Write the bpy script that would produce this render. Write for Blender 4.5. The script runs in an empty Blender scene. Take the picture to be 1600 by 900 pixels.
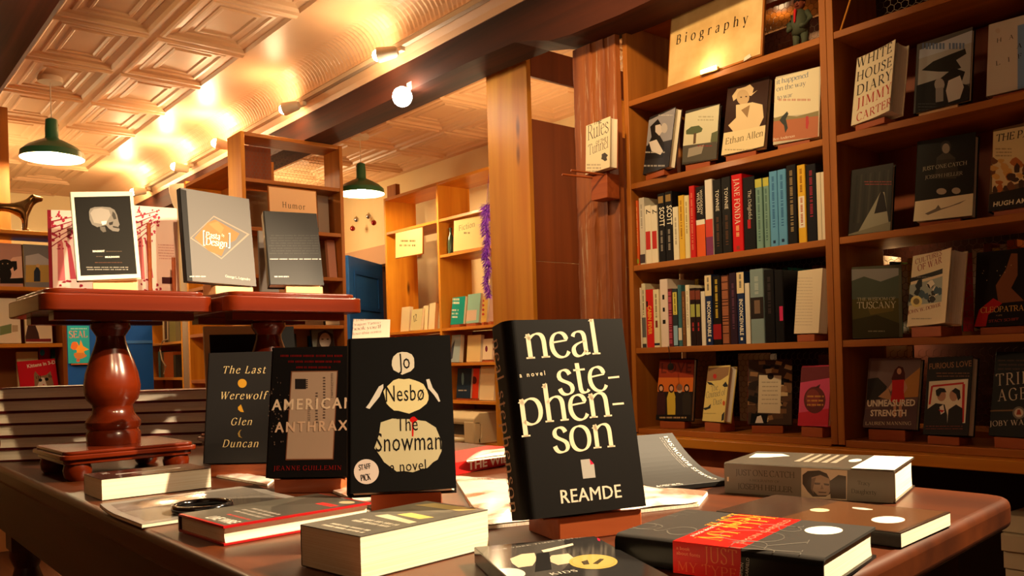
import bpy, bmesh, math, random
from mathutils import Matrix, Vector
random.seed(7)
SC = bpy.context.scene
COL = SC.collection
PI = math.pi

# ------------------------------------------------------------------ camera
F_PX, CX, CY = 1335.0, 800.0, 560.0
YAW, ROLL = -0.8779, -0.0297
EYE = Vector((0, 0, 0.98))
_f = Vector((math.sin(YAW), math.cos(YAW), 0)); _r = Vector((math.cos(YAW), -math.sin(YAW), 0)); _u = Vector((0, 0, 1))
RT = _r * math.cos(ROLL) + _u * math.sin(ROLL)
UP = -_r * math.sin(ROLL) + _u * math.cos(ROLL)
FW = _f
cam = bpy.data.objects.new('camera', bpy.data.cameras.new('camera'))
COL.objects.link(cam)
cam.matrix_world = Matrix(((RT.x, UP.x, -FW.x, EYE.x), (RT.y, UP.y, -FW.y, EYE.y), (RT.z, UP.z, -FW.z, EYE.z), (0, 0, 0, 1)))
cam.data.sensor_width = 36; cam.data.lens = 36 * F_PX / 1600
cam.data.shift_y = (CY - 450) / 1600
cam.data.clip_start = 0.02
SC.camera = cam
# ------------------------------------------------------------------ exposure, world, main lights
SC.view_settings.view_transform = 'Standard'; SC.view_settings.look = 'None'
SC.view_settings.exposure = 0.0; SC.view_settings.gamma = 1.0; SC.view_settings.use_curve_mapping = False
W = bpy.data.worlds.new('world'); SC.world = W; W.use_nodes = True
W.node_tree.nodes['Background'].inputs[0].default_value = (1.0, 0.62, 0.34, 1)
W.node_tree.nodes['Background'].inputs[1].default_value = 0.008
WARM = (1.0, 0.70, 0.36)
def lamp(kind, loc, power, color=WARM, size=0.05, target=None, spot=60, blend=0.6):
    d = bpy.data.lights.new('light', kind); d.energy = power; d.color = color
    if kind == 'AREA': d.size = size
    else: d.shadow_soft_size = size
    if kind == 'SPOT': d.spot_size = math.radians(spot); d.spot_blend = blend
    o = bpy.data.objects.new('light', d); COL.objects.link(o); o.location = loc
    if target is not None:
        o.rotation_euler = (Vector(target) - Vector(loc)).to_track_quat('-Z', 'Y').to_euler()
    return o
# ceiling track spots over the display table (the rail runs on past the frame to the right), then unseen spots off it
lamp('SPOT', (0.15, 2.15, 2.42), 1000, (1.0, 0.75, 0.46), target=(-0.95, 0.80, 0.76), spot=62, size=0.03)
lamp('SPOT', (-1.0, 2.16, 2.42), 200, (1.0, 0.75, 0.46), target=(-1.35, 0.75, 0.80), spot=44, size=0.03)
lamp('SPOT', (0.30, 0.10, 2.50), 215, target=(-2.1, 0.65, 1.30), spot=20, blend=0.5, size=0.03)  # unseen spot off the rail, aimed only at the covers on the pedestals
lamp('SPOT', (-1.5, 0.9, 2.50), 120, target=(-1.95, 2.4, 1.75), spot=62, blend=0.9, size=0.05)  # unseen spot off the rail, added to brighten the first bookcase bay
lamp('SPOT', (-1.2, 1.2, 2.45), 45, target=(-2.35, 2.3, 2.05), spot=34, blend=0.8, size=0.04)  # unseen spot off the rail, aimed at the post and beam
lamp('SPOT', (0.6, 0.9, 2.45), 260, (1.0, 0.75, 0.46), target=(-2.35, 0.6, 0.86), spot=15, blend=0.5, size=0.03)  # unseen narrow spot off the rail, added to brighten the book stacks
# unseen fill lights without fixtures, added for the shop and its back room
lamp('AREA', (0.9, -0.9, 2.5), 7, size=1.6, target=(-0.6, 0.6, 0.5))
lamp('POINT', (-3.3, 0.2, 2.1), 32, size=0.12)
lamp('POINT', (-6.8, 0.9, 2.0), 40, size=0.12)
lamp('POINT', (-1.4, 3.5, 2.2), 10, size=0.12)
lamp('POINT', (-6.9, 3.2, 2.2), 22, size=0.12)
lamp('POINT', (-3.9, 3.2, 1.9), 26, size=0.12)

def ray(px, py): return FW + RT * ((px - CX) / F_PX) + UP * ((CY - py) / F_PX)
def on_y(px, py, y): d = ray(px, py); return EYE + d * ((y - EYE.y) / d.y)
def on_x(px, py, x): d = ray(px, py); return EYE + d * ((x - EYE.x) / d.x)
def on_z(px, py, z): d = ray(px, py); return EYE + d * ((z - EYE.z) / d.z)

# ------------------------------------------------------------------ materials
def srgb(c):
    return tuple((x / 12.92 if x <= 0.04045 else ((x + 0.055) / 1.055) ** 2.4) for x in c)
_mats = {}
def mat(col, rough=0.5, metal=0.0, emit=0.0, coat=0.0, name=None, trans=0.0):
    """plain dyed, printed or painted surface; col is 0..255 sRGB"""
    k = (tuple(col), rough, metal, emit, coat, trans)
    if k in _mats: return _mats[k]
    m = bpy.data.materials.new(name or 'surface'); m.use_nodes = True
    b = m.node_tree.nodes['Principled BSDF']
    c = srgb([x / 255 for x in col]) + (1,)
    b.inputs['Base Color'].default_value = c
    b.inputs['Roughness'].default_value = rough; b.inputs['Metallic'].default_value = metal
    if not metal and not coat: b.inputs['Specular IOR Level'].default_value = 0.3 if rough < 0.3 else 0.12
    if coat: b.inputs['Coat Weight'].default_value = coat; b.inputs['Coat Roughness'].default_value = 0.12
    if emit:
        b.inputs['Emission Color'].default_value = c; b.inputs['Emission Strength'].default_value = emit
    if trans: b.inputs['Transmission Weight'].default_value = trans
    _mats[k] = m; return m
def nodes_of(name):
    m = bpy.data.materials.new(name); m.use_nodes = True
    nt = m.node_tree; return m, nt, nt.nodes['Principled BSDF']
def wood(name, dark, light, axis='z', rough=0.45, scale=1.0, coat=0.0, knots=False, bump=0.08):
    m, nt, b = nodes_of(name); N, L = nt.nodes, nt.links
    tc = N.new('ShaderNodeTexCoord'); mp = N.new('ShaderNodeMapping')
    s = {'x': (1.2, 22, 22), 'y': (22, 1.2, 22), 'z': (22, 22, 1.2)}[axis]
    mp.inputs['Scale'].default_value = [v * scale for v in s]
    L.new(tc.outputs['Object'], mp.inputs['Vector'])
    n = N.new('ShaderNodeTexNoise'); n.inputs['Scale'].default_value = 1.0; n.inputs['Detail'].default_value = 6; n.inputs['Distortion'].default_value = 0.6
    L.new(mp.outputs[0], n.inputs['Vector'])
    r = N.new('ShaderNodeValToRGB')
    r.color_ramp.elements[0].position = 0.3; r.color_ramp.elements[1].position = 0.72
    r.color_ramp.elements[0].color = srgb([v / 255 for v in dark]) + (1,)
    r.color_ramp.elements[1].color = srgb([v / 255 for v in light]) + (1,)
    L.new(n.outputs['Fac'], r.inputs['Fac'])
    out = r.outputs['Color']
    if knots:
        v = N.new('ShaderNodeTexVoronoi'); v.inputs['Scale'].default_value = 1.0
        mp2 = N.new('ShaderNodeMapping'); k = {'x': (1.6, 6, 6), 'y': (6, 1.6, 6), 'z': (6, 6, 1.6)}[axis]
        mp2.inputs['Scale'].default_value = k
        L.new(tc.outputs['Object'], mp2.inputs['Vector']); L.new(mp2.outputs[0], v.inputs['Vector'])
        r2 = N.new('ShaderNodeValToRGB'); r2.color_ramp.elements[0].position = 0.03; r2.color_ramp.elements[1].position = 0.11
        r2.color_ramp.elements[0].color = (0.12, 0.04, 0.01, 1); r2.color_ramp.elements[1].color = (1, 1, 1, 1)
        L.new(v.outputs['Distance'], r2.inputs['Fac'])
        mx = N.new('ShaderNodeMixRGB'); mx.blend_type = 'MULTIPLY'; mx.inputs[0].default_value = 0.9
        L.new(out, mx.inputs[1]); L.new(r2.outputs['Color'], mx.inputs[2]); out = mx.outputs[0]
    L.new(out, b.inputs['Base Color'])
    b.inputs['Roughness'].default_value = rough; b.inputs['Specular IOR Level'].default_value = 0.3
    if coat: b.inputs['Coat Weight'].default_value = coat; b.inputs['Coat Roughness'].default_value = 0.1
    bp = N.new('ShaderNodeBump'); bp.inputs['Strength'].default_value = bump; bp.inputs['Distance'].default_value = 0.004
    L.new(n.outputs['Fac'], bp.inputs['Height']); L.new(bp.outputs[0], b.inputs['Normal'])
    return m
def blotch(name, a, c, scale=3, rough=0.6, bump=0.2, coat=0.0, lo=0.35, hi=0.65, metal=0.0):
    m, nt, b = nodes_of(name); N, L = nt.nodes, nt.links
    tc = N.new('ShaderNodeTexCoord'); n = N.new('ShaderNodeTexNoise')
    n.inputs['Scale'].default_value = scale; n.inputs['Detail'].default_value = 8
    L.new(tc.outputs['Object'], n.inputs['Vector'])
    r = N.new('ShaderNodeValToRGB'); r.color_ramp.elements[0].position = lo; r.color_ramp.elements[1].position = hi
    r.color_ramp.elements[0].color = srgb([v / 255 for v in a]) + (1,); r.color_ramp.elements[1].color = srgb([v / 255 for v in c]) + (1,)
    L.new(n.outputs['Fac'], r.inputs['Fac']); L.new(r.outputs['Color'], b.inputs['Base Color'])
    b.inputs['Roughness'].default_value = rough; b.inputs['Metallic'].default_value = metal
    if coat: b.inputs['Coat Weight'].default_value = coat; b.inputs['Coat Roughness'].default_value = 0.1
    if bump:
        bp = N.new('ShaderNodeBump'); bp.inputs['Strength'].default_value = bump; bp.inputs['Distance'].default_value = 0.004
        L.new(n.outputs['Fac'], bp.inputs['Height']); L.new(bp.outputs[0], b.inputs['Normal'])
    return m
def paper_edges(name, a, c):
    """page block: fine leaf lines across the thickness (local y)"""
    m, nt, b = nodes_of(name); N, L = nt.nodes, nt.links
    tc = N.new('ShaderNodeTexCoord'); mp = N.new('ShaderNodeMapping'); mp.inputs['Scale'].default_value = (3, 900, 3)
    n = N.new('ShaderNodeTexNoise'); n.inputs['Scale'].default_value = 1; n.inputs['Detail'].default_value = 3
    L.new(tc.outputs['Object'], mp.inputs['Vector']); L.new(mp.outputs[0], n.inputs['Vector'])
    r = N.new('ShaderNodeValToRGB'); r.color_ramp.elements[0].position = 0.3; r.color_ramp.elements[1].position = 0.6
    r.color_ramp.elements[0].color = srgb([v / 255 for v in a]) + (1,); r.color_ramp.elements[1].color = srgb([v / 255 for v in c]) + (1,)
    L.new(n.outputs['Fac'], r.inputs['Fac']); L.new(r.outputs['Color'], b.inputs['Base Color'])
    b.inputs['Roughness'].default_value = 0.85
    return m
M_PINE = wood('pine', (204, 122, 24), (232, 160, 46), 'z', 0.5, 0.7, 0.0, True)
M_PINE_X = wood('pine_along', (196, 116, 28), (226, 152, 48), 'x', 0.42, 0.7, 0.15, False)
M_SHELF = wood('stained_shelf_wood', (148, 82, 24), (184, 110, 40), 'x', 0.45, 0.8, 0.1)
M_UPR = wood('stained_upright_wood', (148, 82, 24), (184, 112, 40), 'z', 0.45, 0.8, 0.1)
M_SHELF_Y = wood('stained_shelf_wood_across', (130, 66, 24), (164, 90, 38), 'y', 0.45, 0.8, 0.1)
M_REDW = wood('red_brown_panel_wood', (124, 56, 20), (156, 76, 30), 'z', 0.5, 0.6)
M_BEAM = wood('old_timber', (44, 17, 8), (86, 36, 16), 'x', 0.75, 0.6, 0.0, False, 0.4)
M_TABLE = wood('dark_table_wood', (40, 14, 4), (88, 40, 12), 'x', 0.4, 0.35, 0.1, False, 0.05)
M_MAHOG = wood('mahogany', (62, 15, 3), (104, 32, 5), 'x', 0.24, 0.5, 0.35, False, 0.03)
M_BLOCK = wood('display_block_wood', (146, 66, 28), (176, 88, 40), 'x', 0.5, 2.0, 0.1)
M_BLOCKL = wood('pale_block_wood', (222, 170, 120), (238, 190, 140), 'x', 0.6, 2.0)
M_FLOOR = wood('floor_boards', (62, 34, 18), (104, 62, 34), 'x', 0.4, 0.5)
M_TIN = blotch('painted_tin', (220, 172, 128), (230, 184, 140), 2.0, 0.42, 0.02, 0.0)
M_CREAM = blotch('cream_wall', (238, 214, 160), (246, 226, 178), 1.2, 0.7, 0.05)
M_WHITEWALL = blotch('pale_wall', (226, 204, 172), (236, 216, 186), 1.2, 0.7, 0.05)
M_DARKWALL = blotch('brown_wall', (96, 60, 38), (120, 78, 50), 1.0, 0.8, 0.05)
M_PAGE = paper_edges('page_edges', (232, 214, 178), (250, 240, 216))
M_PAGEW = paper_edges('white_page_edges', (226, 214, 194), (248, 240, 224))
M_WIRE = mat((120, 100, 80), 0.4, 0.8)

# ------------------------------------------------------------------ mesh helpers
class MB:
    def __init__(s): s.v = []; s.f = []; s.m = []; s.mats = []
    def mi(s, m):
        if m not in s.mats: s.mats.append(m)
        return s.mats.index(m)
    def add(s, vs, fs, m=None):
        o = len(s.v); s.v += [tuple(v) for v in vs]
        k = s.mi(m) if m is not None else 0
        for f in fs: s.f.append([i + o for i in f]); s.m.append(k)
        return s
    def box(s, lo, hi, m=None):
        (a, b, c), (d, e, f) = lo, hi
        return s.add([(a, b, c), (d, b, c), (d, e, c), (a, e, c), (a, b, f), (d, b, f), (d, e, f), (a, e, f)],
                     [(3, 2, 1, 0), (4, 5, 6, 7), (0, 1, 5, 4), (1, 2, 6, 5), (2, 3, 7, 6), (3, 0, 4, 7)], m)
    def extrude(s, poly, axis, a, b, m=None, smooth=False):
        """2-D polygon (other two axes in xyz order) pushed along axis from a to b"""
        n = len(poly)
        def P(q, t): return {'x': (t, q[0], q[1]), 'y': (q[0], t, q[1]), 'z': (q[0], q[1], t)}[axis]
        vs = [P(q, a) for q in poly] + [P(q, b) for q in poly]
        fs = [tuple(range(n - 1, -1, -1)), tuple(range(n, 2 * n))] + [(i, (i + 1) % n, n + (i + 1) % n, n + i) for i in range(n)]
        return s.add(vs, fs, m)
    def lathe(s, prof, n=24, m=None, cx=0, cy=0, caps=True):
        vs = []; fs = []
        for r, z in prof:
            for k in range(n):
                a = 2 * PI * k / n; vs.append((cx + r * math.cos(a), cy + r * math.sin(a), z))
        for i in range(len(prof) - 1):
            for k in range(n):
                fs.append((i * n + k, i * n + (k + 1) % n, (i + 1) * n + (k + 1) % n, (i + 1) * n + k))
        if caps:
            fs.append(tuple(range(n - 1, -1, -1))); fs.append(tuple(range((len(prof) - 1) * n, len(prof) * n)))
        return s.add(vs, fs, m)
    def tube(s, pts, r, n=8, m=None, closed=False):
        pts = [Vector(p) for p in pts]; N = len(pts); vs = []; fs = []
        rr = r if isinstance(r, (list, tuple)) else [r] * N
        for i, p in enumerate(pts):
            if closed: t = pts[(i + 1) % N] - pts[i - 1]
            else: t = pts[min(i + 1, N - 1)] - pts[max(i - 1, 0)]
            t.normalize(); a = Vector((0, 0, 1)) if abs(t.z) < 0.9 else Vector((1, 0, 0))
            x = t.cross(a).normalized(); y = t.cross(x)
            for k in range(n):
                an = 2 * PI * k / n; vs.append(p + (x * math.cos(an) + y * math.sin(an)) * rr[i])
        for i in range(N if closed else N - 1):
            j = (i + 1) % N
            for k in range(n): fs.append((i * n + k, i * n + (k + 1) % n, j * n + (k + 1) % n, j * n + k))
        if not closed:
            fs.append(tuple(range(n - 1, -1, -1))); fs.append(tuple(range((N - 1) * n, N * n)))
        return s.add(vs, fs, m)
    def ball(s, c, r, m=None, n=12, sx=1, sy=1, sz=1):
        prof = [(math.sin(PI * i / n), -math.cos(PI * i / n)) for i in range(n + 1)]
        o = len(s.v); s.lathe([(max(a, 1e-4), b) for a, b in prof], 2 * n, m)
        for i in range(o, len(s.v)):
            v = s.v[i]; s.v[i] = (c[0] + v[0] * r * sx, c[1] + v[1] * r * sy, c[2] + v[2] * r * sz)
        return s
    def build(s, name, m=None, parent=None, smooth=False, matrix=None, bevel=0.0, seg=2, recalc=True):
        me = bpy.data.meshes.new(name); me.from_pydata(s.v, [], s.f); me.validate()
        if s.mats:
            for x in s.mats: me.materials.append(x)
            if len(me.polygons) == len(s.m): me.polygons.foreach_set('material_index', s.m)
        if m is not None: me.materials.clear(); me.materials.append(m)
        if recalc:
            bm = bmesh.new(); bm.from_mesh(me); bmesh.ops.recalc_face_normals(bm, faces=bm.faces); bm.to_mesh(me); bm.free()
        if smooth: me.polygons.foreach_set('use_smooth', [True] * len(me.polygons))
        o = bpy.data.objects.new(name, me); COL.objects.link(o)
        if parent is not None: o.parent = parent
        if matrix is not None: o.matrix_world = matrix
        if bevel:
            b = o.modifiers.new('edge', 'BEVEL'); b.width = bevel; b.segments = seg; b.limit_method = 'ANGLE'; b.angle_limit = math.radians(40)
            for p in me.polygons: p.use_smooth = True
            b.harden_normals = False
        if smooth == 'auto' or bevel:
            try: me.set_sharp_from_angle(angle=math.radians(35))
            except Exception: pass
        return o
def empty(name, label, cat, matrix=None, group=None):
    o = bpy.data.objects.new(name, None); COL.objects.link(o); o.empty_display_size = 0.05
    if matrix is not None: o.matrix_world = matrix
    o['label'] = label; o['category'] = cat
    if group: o['group'] = group
    return o
def tag(o, label, cat, group=None):
    o['label'] = label; o['category'] = cat
    if group: o['group'] = group
    return o
def structure(o): o['kind'] = 'structure'; return o
def pose(x, y, z, yaw, tilt=0, roll=0):
    return Matrix.Translation((x, y, z)) @ Matrix.Rotation(math.radians(yaw), 4, 'Z') @ Matrix.Rotation(-math.radians(tilt), 4, 'X') @ Matrix.Rotation(math.radians(roll), 4, 'Y')
def lying(x, y, z, yaw, t):
    return Matrix.Translation((x, y, z + t)) @ Matrix.Rotation(math.radians(yaw), 4, 'Z') @ Matrix.Rotation(-PI / 2, 4, 'X')

# ------------------------------------------------------------------ lettering
# a broad-nib roman: strokes are M/L/Q/C paths in 1/100 em, S = foot serif, F = flag serif, B = bar
GL = {
'a': (46, "M10 36C12 42 17 45 24 45C32 45 35 40 35 32L35 9C35 3 38 1 44 4;M35 27C22 24 8 20 8 10C8 2 14 -1 19 -1C26 -1 32 4 35 9"),
'b': (50, "F8 70M9 70L9 3;M9 36C15 42 21 45 28 45C39 45 46 36 46 23C46 9 37 -1 25 -1C18 -1 13 1 9 5"),
'c': (43, "M38 37C36 42 32 45 25 45C13 45 6 36 6 22C6 8 14 -1 25 -1C32 -1 37 3 40 9"),
'd': (51, "M41 36C37 42 31 45 25 45C13 45 6 35 6 21C6 8 13 -1 23 -1C31 -1 37 3 41 9;F40 70M41 70L41 0S45 0"),
'e': (44, "M8 27L39 30C39 39 33 45 25 45C13 45 6 35 6 22C6 8 15 -1 26 -1C33 -1 38 3 41 9"),
'f': (31, "M36 64C34 69 31 71 27 71C19 71 15 66 15 55L15 0S15 0;B3 43 30"),
'g': (46, "M22 45C13 45 8 38 8 30C8 21 14 15 22 15C31 15 36 21 36 30C36 38 31 45 22 45;M33 41L45 43;M15 17C8 12 9 7 18 6C32 4 42 2 42 -8C42 -18 32 -22 21 -22C11 -22 5 -18 5 -12C5 -5 12 -1 18 3"),
'h': (52, "F9 70M10 70L10 0S10 0;M10 34C16 41 23 45 29 45C39 45 42 38 42 28L42 0S42 0"),
'i': (24, "F10 45M11 45L11 0S11 0;D11 62"),
'j': (22, "F11 45M12 45L12 -8C12 -17 8 -21 1 -21;D12 62"),
'k': (50, "F9 70M10 70L10 0S10 0;M12 20L36 43;B27 44 44;M20 27L43 1;S44 0"),
'l': (24, "F10 70M11 70L11 0S11 0"),
'm': (80, "F9 45M10 45L10 0S10 0;M10 34C16 41 22 45 28 45C37 45 40 38 40 28L40 0S40 0;M40 34C46 41 52 45 58 45C67 45 70 38 70 28L70 0S70 0"),
'n': (52, "F9 45M10 45L10 0S10 0;M10 34C16 41 23 45 29 45C39 45 42 38 42 28L42 0S42 0"),
'o': (52, "M26 45C14 45 6 36 6 22C6 8 14 -1 26 -1C38 -1 46 8 46 22C46 36 38 45 26 45"),
'p': (53, "F9 45M10 45L10 -22S10 -22;M10 35C16 42 22 45 29 45C40 45 47 36 47 23C47 9 38 -1 26 -1C19 -1 14 2 10 6"),
'q': (51, "M41 38C36 43 31 45 25 45C13 45 6 35 6 21C6 8 13 -1 23 -1C31 -1 37 3 41 9;M41 45L41 -22S41 -22"),
'r': (36, "F9 45M10 45L10 0S10 0;M10 32C15 40 20 45 27 45C31 45 33 43 34 40"),
's': (38, "M32 36C30 42 26 45 20 45C13 45 8 40 8 34C8 22 34 24 34 10C34 3 28 -1 20 -1C13 -1 8 3 6 11"),
't': (32, "M14 56L14 9C14 2 18 -1 23 -1C27 -1 30 1 32 4;B4 43 30"),
'u': (52, "F9 45M10 45L10 14C10 4 14 -1 22 -1C30 -1 36 4 41 11;F40 45M41 45L41 0S45 0"),
'v': (48, "M7 44L25 0;T25 0 41 44;B1 44 14;B35 44 47"),
'w': (70, "M7 44L23 0;T23 0 36 44;M36 44L50 0;T50 0 64 44;B1 44 14;B58 44 70"),
'x': (48, "M8 44L40 0;T8 0 38 44;B2 44 16;B32 44 45;S8 0;S40 0"),
'y': (48, "M7 44L26 1;T41 44 20 -18;B1 44 14;B35 44 47;D16 -18"),
'z': (42, "B6 43 36;M35 43L7 1;B6 1 37"),
'A': (68, "T32 65 10 0;M32 66L56 0;B16 23 48;S9 0;S57 0"),
'B': (56, "M12 65L12 0S12 0;C12 64;M12 64L28 64C38 64 42 58 42 50C42 41 36 35 26 35L12 35;M26 35C40 35 47 28 47 18C47 7 39 1 27 1L12 1"),
'C': (62, "M54 54C50 61 43 66 34 66C17 66 6 53 6 33C6 12 18 -1 34 -1C44 -1 51 3 56 11;M54 64L54 52"),
'D': (68, "M12 65L12 0S12 0;C12 64;M12 64L28 64C50 64 61 52 61 33C61 13 49 1 28 1L12 1"),
'E': (54, "M12 65L12 0S12 0;C12 64;B12 64 44;B12 34 36;B12 1 47;M44 64L44 54;M47 1L48 12;M36 40L36 28"),
'F': (50, "M12 65L12 0S12 0;C12 64;B12 64 44;B12 34 36;M44 64L44 54;M36 40L36 28"),
'G': (66, "M55 54C51 61 44 66 34 66C17 66 6 53 6 33C6 12 18 -1 34 -1C44 -1 50 2 55 6L55 27;B44 28 64"),
'H': (70, "M13 65L13 0S13 0;C13 64;M57 65L57 0S57 0;C57 64;B13 34 57"),
'I': (28, "M14 65L14 0S14 0;C14 64"),
'J': (34, "M20 65L20 4C20 -8 13 -15 4 -15;C20 64"),
'K': (64, "M12 65L12 0S12 0;C12 64;T14 31 48 63;C49 64;M24 40L56 1;S57 0"),
'L': (52, "M12 65L12 0S12 0;C12 64;B12 1 46;M46 1L48 14"),
'M': (82, "T14 65 12 0;M15 65L41 8;T41 8 66 65;M67 65L68 0S68 0;S12 0;C12 64;C70 64"),
'N': (70, "T14 64 14 0;M12 65L56 0;T56 0 56 65;S14 0;C10 64;C56 64"),
'O': (70, "M35 66C18 66 6 53 6 33C6 12 18 -1 35 -1C52 -1 64 12 64 33C64 53 52 66 35 66"),
'P': (54, "M12 65L12 0S12 0;C12 64;M12 64L27 64C40 64 47 57 47 46C47 35 39 29 27 29L12 29"),
'Q': (70, "M35 66C18 66 6 53 6 33C6 12 18 -1 35 -1C52 -1 64 12 64 33C64 53 52 66 35 66;M38 1C48 -10 58 -14 70 -12"),
'R': (60, "M12 65L12 0S12 0;C12 64;M12 64L27 64C39 64 45 58 45 48C45 39 38 33 27 33L12 33;M28 33L55 1;S57 0"),
'S': (48, "M38 54C35 62 30 66 23 66C14 66 8 60 8 51C8 35 41 36 41 16C41 5 33 -1 24 -1C15 -1 9 4 7 14;M38 65L38 53;M7 13L7 1"),
'T': (58, "M29 65L29 0S29 0;B4 64 54;M4 64L3 53;M54 64L55 53"),
'U': (68, "M12 65L12 22C12 7 20 -1 34 -1C48 -1 56 7 56 22L56 65;C12 64;C56 64"),
'V': (64, "M8 65L32 0;T32 0 54 65;C8 64;C55 64"),
'W': (90, "M8 65L28 0;T28 0 45 60;M43 65L63 0;T63 0 81 65;C8 64;C43 64;C82 64"),
'X': (64, "M10 64L54 0;T10 0 52 64;C10 64;C53 64;S10 0;S55 0"),
'Y': (60, "M8 64L30 30L30 0S30 0;T30 30 51 64;C8 64;C52 64"),
'Z': (56, "B8 64 48;M47 64L8 1;B8 1 50"),
'-': (34, "B4 22 30"), '.': (20, "D10 3"), ' ': (22, ""), '1': (34, "M18 62L18 0S18 0;M18 62L8 55"), '2': (46, "M8 50C10 58 16 62 22 62C31 62 36 56 36 48C36 36 20 24 7 1;B7 1 40"), "'": (16, "M8 66L8 54"),
}
def _bez(p, n=8):
    out = []
    for i in range(1, n + 1):
        t = i / n; q = [Vector(v) for v in p]
        while len(q) > 1: q = [q[k] * (1 - t) + q[k + 1] * t for k in range(len(q) - 1)]
        out.append(q[0])
    return out
import re
def _strokes(src, thick, thin, serif):
    """-> list of (verts, faces) in 1/100 em"""
    polys = []
    def strip(pts, const=None):
        vs = []; n = len(pts)
        for i in range(n):
            t = pts[min(i + 1, n - 1)] - pts[max(i - 1, 0)]
            if t.length < 1e-6: t = Vector((1, 0))
            t.normalize(); nrm = Vector((-t.y, t.x))
            if const: w = const
            else:
                th = math.atan2(t.y, t.x); w = thin + (thick - thin) * abs(math.sin(th - math.radians(12))) ** 1.3
            vs += [pts[i] + nrm * w / 2, pts[i] - nrm * w / 2]
        polys.append((vs, [(2 * i, 2 * i + 1, 2 * i + 3, 2 * i + 2) for i in range(n - 1)]))
    def bar(x0, x1, y, h): polys.append(([Vector((x0, y - h / 2)), Vector((x1, y - h / 2)), Vector((x1, y + h / 2)), Vector((x0, y + h / 2))], [(0, 1, 2, 3)]))
    for part in src.split(';'):
        toks = re.findall(r'[A-Z]|-?\d+', part); i = 0; cur = None; path = []; op = None; pend = []
        def num(k):
            nonlocal i
            v = [float(toks[i + j]) for j in range(k)]; i += k; return v
        first_c = toks and toks[0] == 'C'
        while i < len(toks):
            op = toks[i]; i += 1
            if op == 'M': 
                if len(path) > 1: strip(path)
                cur = Vector(num(2)); path = [cur]
            elif op == 'L': q = Vector(num(2)); path.append(q); cur = q
            elif op == 'C' and cur is not None and not first_c:
                v = num(6); path += _bez([cur, v[0:2], v[2:4], v[4:6]]); cur = path[-1]
            elif op == 'C': x, y = num(2); bar(x - serif, x + serif, y, thin)
            elif op == 'S': x, y = num(2); bar(x - serif, x + serif, y + thin / 2, thin)
            elif op == 'B': x0, y, x1 = num(3); bar(x0, x1, y, thin * 1.25)
            elif op == 'T': x0, y0, x1, y1 = num(4); strip([Vector((x0, y0)), Vector((x1, y1))], thin * 1.15)
            elif op == 'D':
                x, y = num(2); r = thick * 0.62
                polys.append(([Vector((x + r * math.cos(a * PI / 5), y + r * math.sin(a * PI / 5))) for a in range(10)], [tuple(range(10))]))
            elif op == 'F':
                x, y = num(2); polys.append(([Vector((x - 7, y - 6)), Vector((x + 2, y - 9)), Vector((x + 4, y + 2))], [(0, 1, 2)]))
        if len(path) > 1: strip(path)
    return polys
_tc = {}
def text_serif(s, weight=1.0, slant=0.0, track=0.0):
    k = ('s', s, weight, slant, track)
    if k in _tc: return _tc[k]
    x = 0; vs = []; fs = []
    for ch in s:
        if ch not in GL: ch = ' '
        w, src = GL[ch]
        for pv, pf in _strokes(src, 8.6 * weight, 2.6 * weight, 9):
            o = len(vs); vs += [((x + p.x + slant * p.y) / 100, p.y / 100) for p in pv]; fs += [tuple(i + o for i in f) for f in pf]
        x += w + track * 100
    wd = max((x - track * 100) / 100, 0.01)
    _tc[k] = (vs, fs, wd); return _tc[k]
def text_sans(s, bold=0.0, track=0.0, slant=0.0):
    k = ('t', s, bold, track, slant)
    if k in _tc: return _tc[k]
    c = bpy.data.curves.new('lettering', 'FONT'); c.body = s; c.size = 1.0; c.resolution_u = 2; c.offset = bold; c.space_character = 1 + track; c.shear = slant
    o = bpy.data.objects.new('lettering', c); COL.objects.link(o)
    dg = bpy.context.evaluated_depsgraph_get(); ev = o.evaluated_get(dg); me = ev.to_mesh()
    vs = [(v.co.x, v.co.y) for v in me.vertices]; fs = [tuple(p.vertices) for p in me.polygons]
    ev.to_mesh_clear(); bpy.data.objects.remove(o); bpy.data.curves.remove(c)
    x0 = min((v[0] for v in vs), default=0); x1 = max((v[0] for v in vs), default=1)
    vs = [(v[0] - x0, v[1]) for v in vs]
    _tc[k] = (vs, fs, max(x1 - x0, 0.01)); return _tc[k]

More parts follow.
